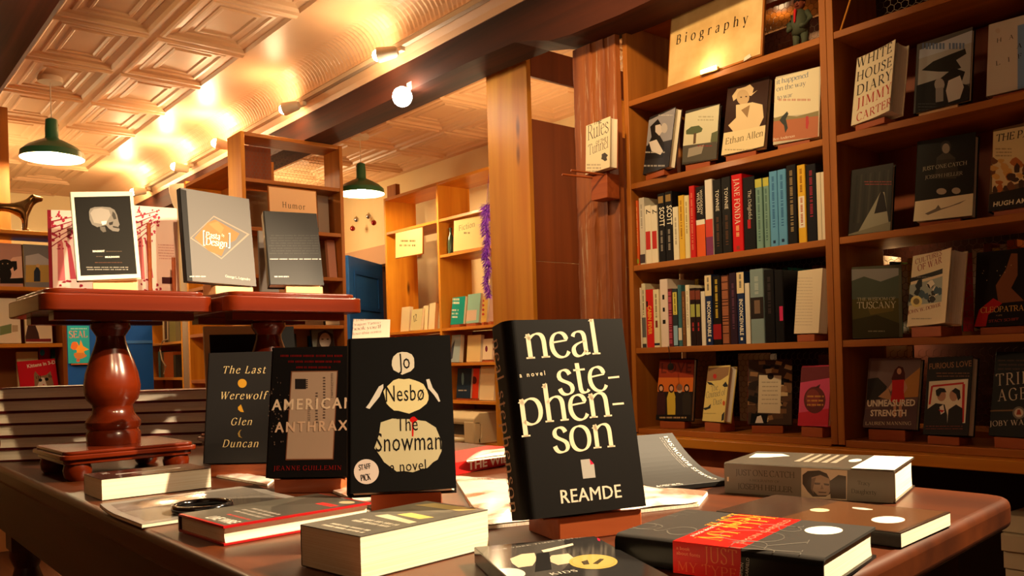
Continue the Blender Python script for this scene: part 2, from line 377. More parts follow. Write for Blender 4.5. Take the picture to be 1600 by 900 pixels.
def split_x(pv, pf, cuts):
    """cut flat print into strips at the given x so that it can follow a bent cover"""
    nv, nf = [], []
    for f in pf:
        for a, b in zip(cuts, cuts[1:]):
            q = [pv[i] for i in f]
            if max(p[0] for p in q) <= a or min(p[0] for p in q) >= b: continue
            for lim, sg in ((a, 1), (b, -1)):
                o = []
                for i in range(len(q)):
                    u, v = q[i - 1], q[i]; du, dv = (u[0] - lim) * sg, (v[0] - lim) * sg
                    if (du >= 0) != (dv >= 0):
                        t = du / (du - dv); o.append((u[0] + (v[0] - u[0]) * t, u[1] + (v[1] - u[1]) * t))
                    if dv >= 0: o.append(v)
                q = o
                if len(q) < 3: break
            if len(q) >= 3: nf.append(tuple(range(len(nv), len(nv) + len(q)))); nv += q
    return nv, nf
class Art:
    clip = True
    """flat print on a face. to2(px,py) turns a photo point into face metres; ops take either photo points or uv (0..1)"""
    def __init__(s, to2, w, h, rough): s.to2 = to2; s.w = w; s.h = h; s.rough = rough; s.items = []; s.uv = False; s.lv = 0; s.hold = False; s.part = None; s.bx = (0.0, w)
    def P(s, x, y): return (x * s.w, y * s.h) if s.uv else s.to2(x, y)
    def put(s, pv, pf, m):
        if not s.hold: s.lv += 1
        pv = [(p[0], p[1]) for p in pv]
        if any(p[0] < s.bx[0] or p[0] > s.bx[1] or p[1] < 0 or p[1] > s.h for p in pv) and s.clip:
            nv = []; nf = []
            for f in pf:
                q = [pv[i] for i in f]
                for ax, lim, sg in ((0, s.bx[0], 1), (0, s.bx[1], -1), (1, 0.0, 1), (1, s.h, -1)):
                    o = []
                    for i in range(len(q)):
                        a, b = q[i - 1], q[i]; da, db = (a[ax] - lim) * sg, (b[ax] - lim) * sg
                        if (da >= 0) != (db >= 0):
                            t = da / (da - db); o.append((a[0] + (b[0] - a[0]) * t, a[1] + (b[1] - a[1]) * t))
                        if db >= 0: o.append(b)
                    q = o
                    if len(q) < 3: break
                if len(q) >= 3: nf.append(tuple(range(len(nv), len(nv) + len(q)))); nv += q
            pv, pf = nv, nf
        if pf: s.items.append((pv, pf, m, s.lv, s.part))
    def poly(s, pts, col, rough=None): s.put([s.P(*p) for p in pts], [tuple(range(len(pts)))], mat(col, rough or s.rough))
    def rect(s, x0, y0, x1, y1, col): s.poly([(x0, y0), (x1, y0), (x1, y1), (x0, y1)], col)
    def ell(s, cx, cy, rx, ry, col, n=24, jag=0.0, a0=0.0):
        rnd = random.Random(int(cx * 7 + cy * 13))
        s.poly([(cx + rx * (1 + jag * rnd.uniform(-1, 1)) * math.cos(2 * PI * k / n + a0), cy + ry * (1 + jag * rnd.uniform(-1, 1)) * math.sin(2 * PI * k / n + a0)) for k in range(n)], col)
    def text(s, t, x0, y0, x1, y1, col, k=1.0, font='t', bold=0.0, track=0.0, slant=0.0):
        vs, fs, wd = text_serif(t, 1 + bold, slant, track) if font == 's' else text_sans(t, bold, track, slant)
        a = Vector(s.P(x0, y0)); b = Vector(s.P(x1, y1)); d = b - a; sc = d.length / wd
        if sc <= 0: return
        ex = d.normalized(); ey = Vector((-ex.y, ex.x))
        s.put([a + ex * (v[0] * sc) + ey * (v[1] * sc * k) for v in vs], fs, mat(col, s.rough))
    def lines(s, x0, y0, x1, y1, n, col, rnd=5, th=0.45):
        """rows of unreadably small print, as broken strokes"""
        r = random.Random(rnd); s.lv += 1; s.hold = True
        for i in range(n):
            t = (i + 0.5) / n; y = y0 + (y1 - y0) * t; hh = (y1 - y0) / n * th / 2
            x = x0 + (x1 - x0) * r.uniform(0, 0.06)
            cw = abs((y1 - y0) / n) * th * (s.h / s.w if s.uv else 1) * 0.55; k = r.randrange(3, 8); sg = 1 if x1 > x0 else -1
            cw = max(cw, abs(x1 - x0) / 46)
            while (x1 - x) * sg > cw * 1.2:
                e = x + sg * cw * r.uniform(.45, .75)
                s.poly([(x, y - hh), (e, y - hh), (e, y + hh), (x, y + hh)], col); x += sg * cw; k -= 1
                if k == 0: x += sg * cw * 0.9; k = r.randrange(3, 9)
        s.hold = False
# ------------------------------------------------------------------ books
def face_map(Mx, axis):
    """photo point -> metres on the front (y=0) or spine (x=0) face of a placed book"""
    inv = Mx.inverted(); o = inv @ EYE; R3 = inv.to_3x3()
    def f(px, py):
        d = R3 @ ray(px, py)
        if axis == 'front':
            t = -o.y / d.y; q = o + d * t; return (q.x, q.z)
        t = -o.x / d.x; q = o + d * t; return (-q.y, q.z)
    return f
def book(name, label, Mx, w, h, t, front, spine=None, back=None, pages=None, soft=False, rough=0.38, art=None, sart=None, bend=None, group=None, rnd=None, lip=None, coat=0.0, flare=False):
    """a closed book: spine along local z at x=0, front cover on y=0 looking towards -y"""
    spine = spine or front; back = back or front; pages = pages or M_PAGE
    root = empty(name, label, 'book', Mx, group)
    c = 0.0009 if soft else 0.0028
    over = 0.0003 if soft else (0.0035 if lip is None else lip)
    r = rnd if rnd is not None else (0.0012 if soft else min(0.004, t * 0.3))
    n = 10
    def arc(cx, cy, a0, a1, rr): return [(cx + rr * math.cos(a0 + (a1 - a0) * i / n), cy + rr * math.sin(a0 + (a1 - a0) * i / n)) for i in range(n + 1)]
    nb = 14 if bend else 1
    def bd(p): return (p[0], p[1] - (bend(p[0]) if bend else 0))
    outF = [(w - (w - r) * i / nb, 0) for i in range(nb)]
    out = outF + arc(r, r, -PI / 2, -PI, r) + arc(r, t - r, PI, PI / 2, r) + [(w - (w - r) * (nb - i) / nb, t) for i in range(1, nb + 1)]
    ri = max(r - c, 0.0002)
    inn = [(x, c) for x, y in outF] + arc(c + ri, c + ri, -PI / 2, -PI, ri) + arc(c + ri, t - c - ri, PI, PI / 2, ri) + [(x, t - c) for x, y in [(w - (w - r) * (nb - i) / nb, t) for i in range(1, nb + 1)]]
    if flare:
        b0 = bend; bd = lambda p: (p[0], p[1] - (b0(p[0]) if p[1] < t / 2 else 0))
    out = [bd(p) for p in out]; inn = [bd(p) for p in inn]
    k = len(out); cov = MB()
    mf, ms, mb = (x if isinstance(x, bpy.types.Material) else mat(x, rough, coat=coat) for x in (front, spine, back))
    vs = [(x, y, 0) for x, y in out] + [(x, y, h) for x, y in out] + [(x, y, 0) for x, y in inn] + [(x, y, h) for x, y in inn]
    cov.v = vs
    mid = (nb + n // 2, nb + n + 1 + n // 2)
    for i in range(k - 1):
        m = mf if i < mid[0] else (ms if i < mid[1] + 1 else mb)
        q = cov.mi(m)
        for f in ((i, i + 1, k + i + 1, k + i), (2 * k + i, 3 * k + i, 3 * k + i + 1, 2 * k + i + 1), (i, 2 * k + i, 2 * k + i + 1, i + 1), (k + i, k + i + 1, 3 * k + i + 1, 3 * k + i)):
            cov.f.append(f); cov.m.append(q)
    for e in (0, k - 1): cov.f.append((e, k + e, 3 * k + e, 2 * k + e)); cov.m.append(cov.mi(mf if e == 0 else mb))
    lay = 0
    extra = {}
    if art:
        A = Art(face_map(Mx, 'front'), w, h, rough); art(A)
        cuts = sorted([0.0, r] + [w - (w - r) * i / nb for i in range(nb)] + [w + 1e-6])
        def lift(x):
            if not bend: return 0.0
            for p, q in zip(cuts, cuts[1:]):
                if x <= q:
                    k = (x - p) / (q - p) if q > p else 0
                    return bend(max(p, r)) * (1 - k) + bend(max(q, r)) * k
            return bend(w)
        for pv, pf, m, lay, part in A.items:
            e = 0.0001 + 0.000014 * lay
            if bend: pv, pf = split_x(pv, pf, cuts)
            (extra.setdefault(part, MB()) if part else cov).add([(p[0], -e - lift(p[0]), p[1]) for p in pv], pf, m)
    if sart:
        usp = getattr(sart, 'uv', False)
        A = Art(face_map(Mx, 'spine'), t, h, rough); A.bx = (0.0, t) if usp else (-t, 0.0); sart(A)
        for pv, pf, m, lay, part in A.items:
            e = 0.0001 + 0.000014 * lay
            # spine face: viewer's right is the front cover (-y)
            cov.add([(-e, (t - p[0]) if A.uv else -p[0], p[1]) for p in pv], pf, m)
    cov.build('cover', parent=root, recalc=False)
    for pn, pm in extra.items(): pm.build(pn, parent=root, recalc=False)
    pg = MB(); x1 = w - over; xs = max(c, r)
    if bend and not flare:
        fr = [(xs + (x1 - xs) * i / 10, c) for i in range(11)]; bk = [(xs + (x1 - xs) * (10 - i) / 10, t - c) for i in range(11)]
        poly = [bd(p) for p in fr + bk]
    elif soft: poly = [(xs, c), (x1, c), (x1, t - c), (xs, t - c)]
    else:
        q = min(0.004, t * 0.12)
        poly = [(xs, c)] + [(x1 - q * math.sin(PI * i / 6), c + (t - 2 * c) * i / 6) for i in range(7)] + [(xs, t - c)]
    pg.extrude(poly, 'z', over, h - over).build('page_block', pages, root)
    root['bw'] = w
    return root
def easel(Mx, w, t, z0, label, frac=(0.2, 0.8), m=None, tall=0.09, depth=None, group=None):
    """wooden display block: a ledge the book sits on and a back rest it leans against"""
    ex = Mx.to_3x3() @ Vector((1, 0, 0)); yaw = math.atan2(ex.y, ex.x)
    ez = Mx.to_3x3() @ Vector((0, 0, 1)); tilt = math.acos(max(-1, min(1, ez.z / math.sqrt(1 - 0))))
    o = Mx.translation; H = o.z - z0
    if H < 0.008: return None
    T = math.tan(tilt); ct, st = math.cos(tilt), math.sin(tilt)
    t2 = t + 0.002; y1 = t2 * ct; hz = H - 0.0008 - t2 * st
    dip = 0.0012 + max(0.0, -ex.z * w)
    hz = max(hz - dip, 0.004); H = max(H - dip, hz + 0.0015)
    topy = y1 + tall * st; topz = hz + tall * ct
    d = depth or (topy + 0.02)
    poly = [(0.003, 0), (0.003, H - 0.001 - 0.003 * T), (y1, hz), (topy, topz), (topy + 0.012, topz), (d, 0.006), (d, 0)]
    mb = MB(); mb.extrude(poly, 'x', w * frac[0], w * frac[1])
    base = Matrix.Translation((o.x, o.y, z0)) @ Matrix.Rotation(yaw, 4, 'Z')
    ob = mb.build('display_block', m or M_BLOCK, None, matrix=base, bevel=0.0015)
    return tag(ob, label, 'display block', group)

# ------------------------------------------------------------------ room shell
CEIL = 2.63
XL, XR, YN, YF = -8.74, 1.7, -2.6, 4.05
structure(MB().box((XL - .1, YN - .1, -0.06), (XR + .1, YF + .1, 0)).build('floor', M_FLOOR))
structure(MB().box((XL - .1, YN - .1, 0), (XL, YF + .1, CEIL + .06)).build('wall_left', M_CREAM))
structure(MB().box((XR, YN - .1, 0), (XR + .1, YF + .1, CEIL + .06)).build('wall_right', M_DARKWALL))
structure(MB().box((XL, YN - .1, 0), (XR, YN, CEIL + .06)).build('wall_front', M_DARKWALL))
# back wall with the doorway beside the far bookcase
DX0, DX1, DZ = -7.35, -6.2, 1.86
bw = MB()
bw.box((XL, YF, 0), (DX0, YF + .1, CEIL + .06)); bw.box((DX1, YF, 0), (XR, YF + .1, CEIL + .06)); bw.box((DX0, YF, DZ), (DX1, YF + .1, CEIL + .06))
structure(bw.build('wall_back', M_CREAM))
hd = MB(); hd.box((DX0 - .15, YF - .03, DZ), (DX1 + .15, YF, DZ + .17)); structure(hd.build('trim_1', mat((214, 172, 138), 0.6)))
structure(MB().box((DX0, YF + .09, 0), (DX1, YF + .12, DZ)).build('doorway_shade', mat((70, 40, 26), 0.8)))  # dark sheet across the doorway, its colour stands for the unlit opening
structure(MB().box((DX0 - .16, YF - .04, 0), (DX0 - .02, YF - .0, CEIL - .05)).build('trim_2', M_PINE))
# the blue door leaf standing open
dl = MB(); dl.box((0, 0, 0.02), (0.76, 0.04, 1.85))
door = dl.build('door_1', mat((34, 84, 150), 0.4), matrix=pose(-6.12, 3.40, 0, 128), bevel=0.004); structure(door)
for z0, z1 in ((0.2, 0.85), (0.98, 1.32), (1.42, 1.74)):
    p = MB()
    for a, b in (((.10, -.008, z0), (.66, -.002, z0 + .03)), ((.10, -.008, z1 - .03), (.66, -.002, z1)), ((.10, -.008, z0 + .03), (.13, -.002, z1 - .03)), ((.63, -.008, z0 + .03), (.66, -.002, z1 - .03))): p.box(a, b)
    p.build('panel_moulding', mat((30, 76, 140), 0.4), door)
# pressed tin ceilings: real relief tiles
def tin(x0, x1, y0, y1, tx, ty, ox, oy, z):
    mb = MB()
    prof = [(0.0, 0.0), (0.018, 0.0), (0.026, -0.018), (0.040, -0.018), (0.052, 0.004), (0.085, 0.014), (0.092, 0.004), (0.106, 0.004), (0.114, 0.016), (0.142, 0.020), (0.150, 0.008), (0.160, 0.008), (0.168, 0.018)]
    nx = int((x1 - x0) / tx) + 2; ny = int((y1 - y0) / ty) + 2
    i0 = math.floor((x0 - ox) / tx); j0 = math.floor((y0 - oy) / ty)
    for i in range(i0, i0 + nx):
        for j in range(j0, j0 + ny):
            a0, a1, b0, b1 = ox + i * tx, ox + (i + 1) * tx, oy + j * ty, oy + (j + 1) * ty
            if a0 > x1 or a1 < x0 or b0 >= y1 - 0.01 or b1 <= y0 + 0.01: continue
            vs = []; fs = []
            for d, dz in prof:
                q = [(a0 + d, b0 + d), (a1 - d, b0 + d), (a1 - d, b1 - d), (a0 + d, b1 - d)]
                vs += [(min(max(p[0], x0), x1), min(max(p[1], y0), y1), z + dz * 0.6) for p in q]
            for k in range(len(prof) - 1):
                for e in range(4): fs.append((4 * k + e, 4 * k + (e + 1) % 4, 4 * k + 4 + (e + 1) % 4, 4 * k + 4 + e))
            k = 4 * (len(prof) - 1); fs.append((k, k + 1, k + 2, k + 3)); mb.add(vs, fs)
    return mb
TX, TY = 0.635, 0.48
cl = tin(XL, XR, 0.87, 1.84, TX, TY, -4.30 - 7 * TX, 0.88 , CEIL - 0.02)
cl.box((XL, 1.84, CEIL - .02), (XR, 2.06, CEIL + .04)); cl.box((XL, YN, CEIL - 0.02), (XR, .87, CEIL + .04)); cl.box((XL, .87, CEIL + .01), (XR, 1.84, CEIL + .04))
structure(cl.build('ceiling', M_TIN, recalc=False))
cr = tin(XL, XR, 2.57, 4.01, TX, TY, -4.30 - 7 * TX, 2.57, CEIL - 0.02)
cr.box((XL, 2.40, CEIL - .02), (XR, 2.571, CEIL + .04)); cr.box((XL, 4.009, CEIL - .02), (XR, YF, CEIL + .04))
cr.box((XL, 2.3, CEIL + .01), (XR, YF, CEIL + .04))
structure(cr.build('ceiling_back_room', M_TIN, recalc=False))
# ribbed cove between ceiling and beam
cv = MB(); yc0, zc0, yc1, zc1 = 2.055, CEIL - .02, 2.195, 2.475
nx = int((XR - XL) / 0.0165); S = 7; vs = []; fs = []
for i in range(nx + 1):
    x = XL + i * 0.0165; d = 0.006 if i % 2 else 0.0
    for k in range(S + 1):
        a = PI / 2 * k / S
        y = yc0 + (yc1 - yc0) * math.sin(a); z = zc1 + (zc0 - zc1) * math.cos(a)
        e = d * math.sin(PI * k / S) ** 0.5
        vs.append((x, y + e * math.sin(a), z + e * math.cos(a)))
for i in range(nx):
    for k in range(S):
        p = i * (S + 1) + k; fs.append((p, p + S + 1, p + S + 2, p + 1))
cv.add(vs, fs); structure(cv.build('trim_3', M_TIN, recalc=False))
ml = MB(); ml.extrude([(2.175, 2.475), (2.205, 2.478), (2.215, 2.455), (2.205, 2.45), (2.225, 2.425), (2.235, 2.40), (2.26, 2.40), (2.26, 2.48)], 'x', XL, XR)
structure(ml.build('trim_4', M_TIN))
# old timber beam with a hewn lower edge, and its post
bm_ = MB(); xs = [XL, -4.6, -3.6, -2.95, -2.62, -2.5, -2.42, -2.3, -2.05, -1.2, XR]; zs = [2.262, 2.266, 2.262, 2.264, 2.255, 2.226, 2.20, 2.186, 2.178, 2.19, 2.19]
vs = []; fs = []
for x, z in zip(xs, zs): vs += [(x, 2.24, z), (x, 2.24, 2.42), (x, 2.43, 2.60), (x, 2.43, z + .004)]
for i in range(len(xs) - 1):
    for e in range(4): fs.append((4 * i + e, 4 * i + (e + 1) % 4, 4 * i + 4 + (e + 1) % 4, 4 * i + 4 + e))
bm_.add(vs, fs); structure(bm_.build('trim_5', M_BEAM))
M_POST = wood('post_timber', (112, 52, 20), (176, 100, 46), 'z', 0.6, 0.8, 0.0, False, 0.6)
def add_peel(m):
    """old pale paint left in long vertical splinters"""
    nt = m.node_tree; N, L = nt.nodes, nt.links; b = N['Principled BSDF']
    src = b.inputs['Base Color'].links[0].from_socket
    tc = N.new('ShaderNodeTexCoord'); mp = N.new('ShaderNodeMapping'); mp.inputs['Scale'].default_value = (60, 60, 2.6)
    n = N.new('ShaderNodeTexNoise'); n.inputs['Scale'].default_value = 1; n.inputs['Detail'].default_value = 9; n.inputs['Roughness'].default_value = 0.7
    L.new(tc.outputs['Object'], mp.inputs['Vector']); L.new(mp.outputs[0], n.inputs['Vector'])
    r = N.new('ShaderNodeValToRGB'); r.color_ramp.elements[0].position = 0.57; r.color_ramp.elements[1].position = 0.66
    r.color_ramp.elements[0].color = (0, 0, 0, 1); r.color_ramp.elements[1].color = (1, 1, 1, 1)
    L.new(n.outputs['Fac'], r.inputs['Fac'])
    mx = N.new('ShaderNodeMixRGB'); mx.inputs[2].default_value = srgb((0.74, 0.62, 0.5)) + (1,)
    L.new(r.outputs['Color'], mx.inputs[0]); L.new(src, mx.inputs[1]); L.new(mx.outputs[0], b.inputs['Base Color'])
add_peel(M_POST)
pt = MB(); rr = random.Random(3); vs = []; fs = []; NZ = 40
for i in range(NZ + 1):
    z = 2.19 * i / NZ; j = lambda a=.0018: rr.uniform(-a, a)
    vs += [(-2.438 + j(.003), 2.385 + j(), z), (-2.425 + j(), 2.372 + j(), z), (-2.33 + j(), 2.370 + j(), z), (-2.325 + j(), 2.376 + j(), z), (-2.262 + j(), 2.372 + j(), z), (-2.258, 2.378, z), (-2.198, 2.372 + j(), z), (-2.196, 2.396, z), (-2.43, 2.50, z)]
for i in range(NZ):
    for e in range(9): fs.append((9 * i + e, 9 * i + (e + 1) % 9, 9 * i + 9 + (e + 1) % 9, 9 * i + 9 + e))
pt.add(vs, fs); structure(pt.build('pillar_old_timber', M_POST))
# left beam end, left-hand post
structure(MB().extrude([(0.50, 2.42), (0.80, 2.42), (0.86, 2.50), (0.86, 2.62), (0.50, 2.62)], 'x', XL, XR).build('trim_6', M_BEAM))
structure(MB().box((-5.66, 0.80, 0), (-5.57, 0.935, 2.50)).build('pillar_left', M_UPR, bevel=0.004))
pl = MB(); pl.lathe([(0.07, 0), (0.07, 2.0), (0.085, 2.02), (0.085, 2.06), (0.11, 2.12), (0.13, 2.2), (0.13, 2.24)], 20, None, -6.0, 2.1)
structure(pl.build('pillar_cream', M_WHITEWALL, smooth=True))

# ------------------------------------------------------------------ bookcases
SH = [0.705, 1.005, 1.314, 1.62, 1.93, 2.235]          # shelf tops
TH = 0.021
def hexwire(x0, x1, z0, z1, y, cell=0.026, r=0.0006, axis='y'):
    mb = MB(); dx = cell * math.sqrt(3) / 2 * 1.0; dz = cell * 0.75; a = cell / 2
    nx = int((x1 - x0) / dx); nz = int((z1 - z0) / dz)
    def seg(p, q):
        d = Vector((q[0] - p[0], q[1] - p[1])); l = d.length
        if l < 1e-6: return
        n = Vector((-d.y, d.x)) / l * r
        pts = [(p[0] + n.x, y - r, p[1] + n.y), (p[0] - n.x, y - r, p[1] - n.y), (p[0], y + r, p[1]), (q[0] + n.x, y - r, q[1] + n.y), (q[0] - n.x, y - r, q[1] - n.y), (q[0], y + r, q[1])]
        if axis == 'x': pts = [(b, a_, c) for a_, b, c in pts]
        mb.add(pts, [(0, 1, 4, 3), (1, 2, 5, 4), (2, 0, 3, 5)])
    for j in range(nz):
        for i in range(nx):
            cx = x0 + dx * (i + (0.5 if j % 2 else 0.0)) + dx / 2; cz = z0 + dz * j + a
            if cx + dx / 2 > x1: continue
            P = [(cx, cz + a), (cx - dx / 2, cz + a / 2), (cx - dx / 2, cz - a / 2), (cx, cz - a)]
            seg(P[0], P[1]); seg(P[1], P[2]); seg(P[2], P[3])
    return mb
def case(name, label, Mx, width, depth, shelves, bottom, mU, mS, back=None, side=0.022, wire=None, top=True, mUL=None):
    """bookcase in local x (width), y depth, front at y=0: two uprights, shelves, backing"""
    root = empty(name, label, 'bookcase', Mx)
    zt = shelves[-1]
    MB().box((0, 0, bottom), (side, depth, zt)).build('upright', mUL or mU, root, bevel=0.0015)
    MB().box((width - side, 0, bottom), (width, depth, zt)).build('upright', mU, root, bevel=0.0015)
    for z in shelves:
        MB().box((side + .0003, 0.002, z - TH), (width - side - .0003, depth, z)).build('shelf', mS, root, bevel=0.0015)
    if back is not None:
        m, za, zb = back; MB().box((side, depth - .012, za), (width - side, depth - .002, zb)).build('back_panel', m, root)
    if wire:
        for i, (za, zb) in enumerate(wire): hexwire(side, width - side, za, zb, depth + .004).build('wire_mesh', M_WIRE, root, recalc=False)
    return root
YB = 2.40
def xcase(x0, y0): return Matrix.Translation((x0, y0, 0))
case('bookcase', 'stained wood bookcase bay holding two rows of upright spines, beside the old timber pillar', xcase(-2.188, YB), 0.826, 0.27, SH, 0.69, M_UPR, M_SHELF, (M_REDW, 1.35, 1.6), wire=[(1.02, 1.30), (1.94, 2.22), (0.73, 0.98)])
case('bookcase', 'stained wood bookcase bay at the right, with only cover-out books on its shelves', xcase(-1.361, YB), 1.22, 0.27, SH, 0.69, M_UPR, M_SHELF, (M_REDW, 1.35, 1.9), wire=[(1.02, 1.30), (1.94, 2.22), (0.73, 0.98)])
led = empty('base_cabinet', 'low wooden base cabinet carrying the two stained bookcase bays', 'cabinet', Matrix.Translation((0, 0, 0)))
MB().box((-2.19, YB - .045, 0.650), (-0.1, YB + .30, 0.6832)).build('ledge', M_PINE_X, led, bevel=0.003)
MB().box((-2.17, YB + .03, 0.06), (-1.50, YB + .055, 0.655)).build('door', M_REDW, led, bevel=0.002)
MB().box((-2.17, YB + .27, 0.06), (-0.12, YB + .29, 0.655)).build('back_panel', mat((40, 22, 12), 0.8), led)
MB().box((-1.50, YB + .02, 0.06), (-0.12, YB + .27, 0.09)).build('shelf', M_SHELF, led)
MB().box((-1.50, YB + .02, 0.0), (-1.475, YB + .27, 0.655)).build('upright', M_UPR, led)
MB().box((-0.15, YB + .02, 0.0), (-0.12, YB + .27, 0.655)).build('upright', M_UPR, led)
MB().box((-2.17, YB + .03, 0.0), (-2.145, YB + .27, 0.655)).build('upright', M_UPR, led)
# pine bookcase seen from its end: bright end board, dark side boards, open cubby at the top
pc = empty('bookcase', 'tall honey pine bookcase turned end-on, left of the old timber pillar', 'bookcase', Matrix.Identity(4))
PX0, PX1, PY = -3.142, -2.852, 2.50
MB().box((PX0, PY, 0), (PX1, PY + .024, 2.373)).build('end_board', M_PINE, pc, bevel=0.002)
yb1 = 3.42
MB().box((PX1 - .02, PY + .025, 2.235), (PX1, yb1, 2.372)).build('top_rail', M_REDW, pc, bevel=0.002)
for k, (za, zb) in enumerate(((1.412, 2.045), (0.78, 1.410), (0.05, 0.778))):
    MB().box((PX1 - .014, PY + .025, za), (PX1 - .002, yb1, zb)).build('back_board', M_REDW, pc, bevel=0.0008)
MB().box((PX0, yb1, 0), (PX1, yb1 + .024, 2.373)).build('end_board', M_PINE, pc, bevel=0.002)
for z in (0.4, 0.705, 1.005, 1.314, 1.62, 2.045): MB().box((PX0 + .004, PY + .025, z - TH), (PX1 - .021, yb1, z)).build('shelf', M_SHELF_Y, pc)
# far pine bookcase against the pale back room wall (open backed)
bc = empty('bookcase', 'far pine bookcase with two open bays and cream signs against the pale wall', 'bookcase', Matrix.Identity(4))
BX = [-5.885, -5.155, -4.42]; BY = 3.6; BD = 0.29
for x in BX: MB().box((x, BY, 0), (x + .024, BY + BD, 2.285)).build('upright', M_PINE, bc, bevel=0.0015)
for i in range(2):
    for z in ((2.285, 2.012, 1.215, 0.96, 0.69, 0.40) if i == 0 else (2.285, 2.012, 1.75, 1.215, 0.96, 0.69, 0.40)):
        MB().box((BX[i] + .0245, BY + .002, z - TH), (BX[i + 1] - .0005, BY + BD, z)).build('shelf', M_PINE_X, bc, bevel=0.0015)
    MB().box((BX[i] + .0245, BY + BD - .012, 0.05), (BX[i + 1] - .0005, BY + BD - .003, 1.19)).build('back_panel', M_REDW, bc)
MB().box((-6.02, BY + .12, 2.12), (-5.89, BY + .16, 2.42)).build('corner_block', M_UPR, bc)
# side-on bookcase that carries the humour sign, facing the room along +x
HX = -4.5
hm = case('bookcase', 'mid-distance bookcase with chicken wire back and a peach sign, behind the dark covers', Matrix.Translation((HX, 1.862, 0)) @ Matrix.Rotation(PI / 2, 4, 'Z') , 0.618, 0.19, [0.40, 0.655, 0.93, 1.205, 1.485, 1.745, 2.012, 2.263], 0, M_UPR, M_SHELF, (mat((168, 128, 92), 0.7), 1.0, 1.98), wire=[(2.03, 2.235)], mUL=M_PINE)
MB().box((0.02, 0.195, 2.03), (0.26, 0.20, 2.24)).build('back_panel', M_REDW, hm)
# another tall case just behind it
ob = empty('bookcase', 'reddish tall bookcase end just left of the chicken wire bookcase', 'bookcase', Matrix.Identity(4))
MB().box((-5.75, 1.98, 0), (-5.72, 2.24, 2.22)).build('upright', M_PINE, ob); MB().box((-5.72, 2.22, 0), (-4.95, 2.24, 2.22)).build('back_panel', M_UPR, ob)
MB().box((-4.95, 1.98, 0), (-4.92, 2.24, 2.22)).build('upright', M_UPR, ob)
for z in (0.6, 0.9, 1.2, 1.5, 1.8, 2.2): MB().box((-5.72, 1.98, z - TH), (-4.95, 2.22, z)).build('shelf', M_SHELF, ob)
# far left bookcase (faces +x) and the two cases deep at the back
fl = case('bookcase', 'low bookcase at the far left with a dog figurine on top', Matrix.Translation((-5.17, 0.12, 0)) @ Matrix.Rotation(PI / 2, 4, 'Z'), 1.0, 0.27, [0.54, 0.835, 1.137, 1.440, 1.742], 0, M_UPR, M_PINE_X, (mat((150, 92, 50), 0.7), 0.0, 1.70))
dk = case('bookcase', 'deep back bookcase with a hanging white cable, nearer of the pair under the arch', xcase(-7.40, 2.50), 0.82, 0.27, [0.66, 0.955, 1.262, 1.56], 0, M_PINE, M_PINE_X, (mat((150, 86, 40), 0.7), 0.0, 1.54))
dk2 = case('bookcase', 'deepest back bookcase beside the blue wall panel', xcase(-8.5, 2.50), 1.08, 0.27, [0.60, 0.90, 1.215, 1.53], 0, M_PINE, M_PINE_X, (mat((150, 86, 40), 0.7), 0.0, 1.5))
structure(MB().box((-7.62, 1.20, 0), (-7.56, 2.30, 1.60)).build('partition_blue', mat((24, 78, 158), 0.45)))
bp = MB(); bp.box((-7.56, 1.9, 1.2), (-7.553, 2.30, 1.225)); structure(bp.build('trim_7', mat((60, 110, 180), 0.45)))

# ------------------------------------------------------------------ display table
tb = empty('display_table', 'dark worn wooden table covered with books in the foreground', 'table', Matrix.Translation((-1.5, 0.85, 0)))
TT = 0.76
def rounded(pts, r, n=6):
    out = []
    for i, p in enumerate(pts):
        p = Vector(p); a = Vector(pts[i - 1]) - p; b = Vector(pts[(i + 1) % len(pts)]) - p; a.normalize(); b.normalize()
        for k in range(n + 1):
            t = k / n; q = (p + a * r) * (1 - t) ** 2 + p * 2 * t * (1 - t) + (p + b * r) * t ** 2; out.append((q.x, q.y))
    return out
def rel(ob): ob.matrix_parent_inverse = Matrix.Translation((1.5, -0.85, 0)); return ob
top = MB(); top.extrude(rounded([(-0.385, 0.352), (-0.486, 1.345), (-2.80, 1.36), (-2.80, 0.352)], 0.05), 'z', TT - 0.042, TT)
rel(top.build('tabletop', M_TABLE, tb, bevel=0.011, seg=4))
ap = MB()
ap.box((-2.72, 0.40, 0.56), (-0.50, 0.425, TT - .043)); ap.box((-2.72, 1.26, 0.56), (-0.56, 1.285, TT - .043)); ap.box((-2.72, 0.425, 0.56), (-2.695, 1.26, TT - .043)); ap.box((-0.56, 0.425, 0.56), (-0.535, 1.26, TT - .043))
rel(ap.build('apron', M_TABLE, tb, bevel=0.002))
for x, y in ((-2.66, 0.46), (-0.56, 0.46), (-0.60, 1.22), (-2.66, 1.22)):
    l = MB(); l.box((x - .042, y - .042, 0.50), (x + .042, y + .042, TT - .043))
    l.lathe([(0.03, 0), (0.036, 0.04), (0.028, 0.1), (0.036, 0.3), (0.044, 0.40), (0.03, 0.45), (0.042, 0.48), (0.042, 0.502)], 16, None, x, y)
    rel(l.build('leg', M_TABLE, tb, bevel=0.002))

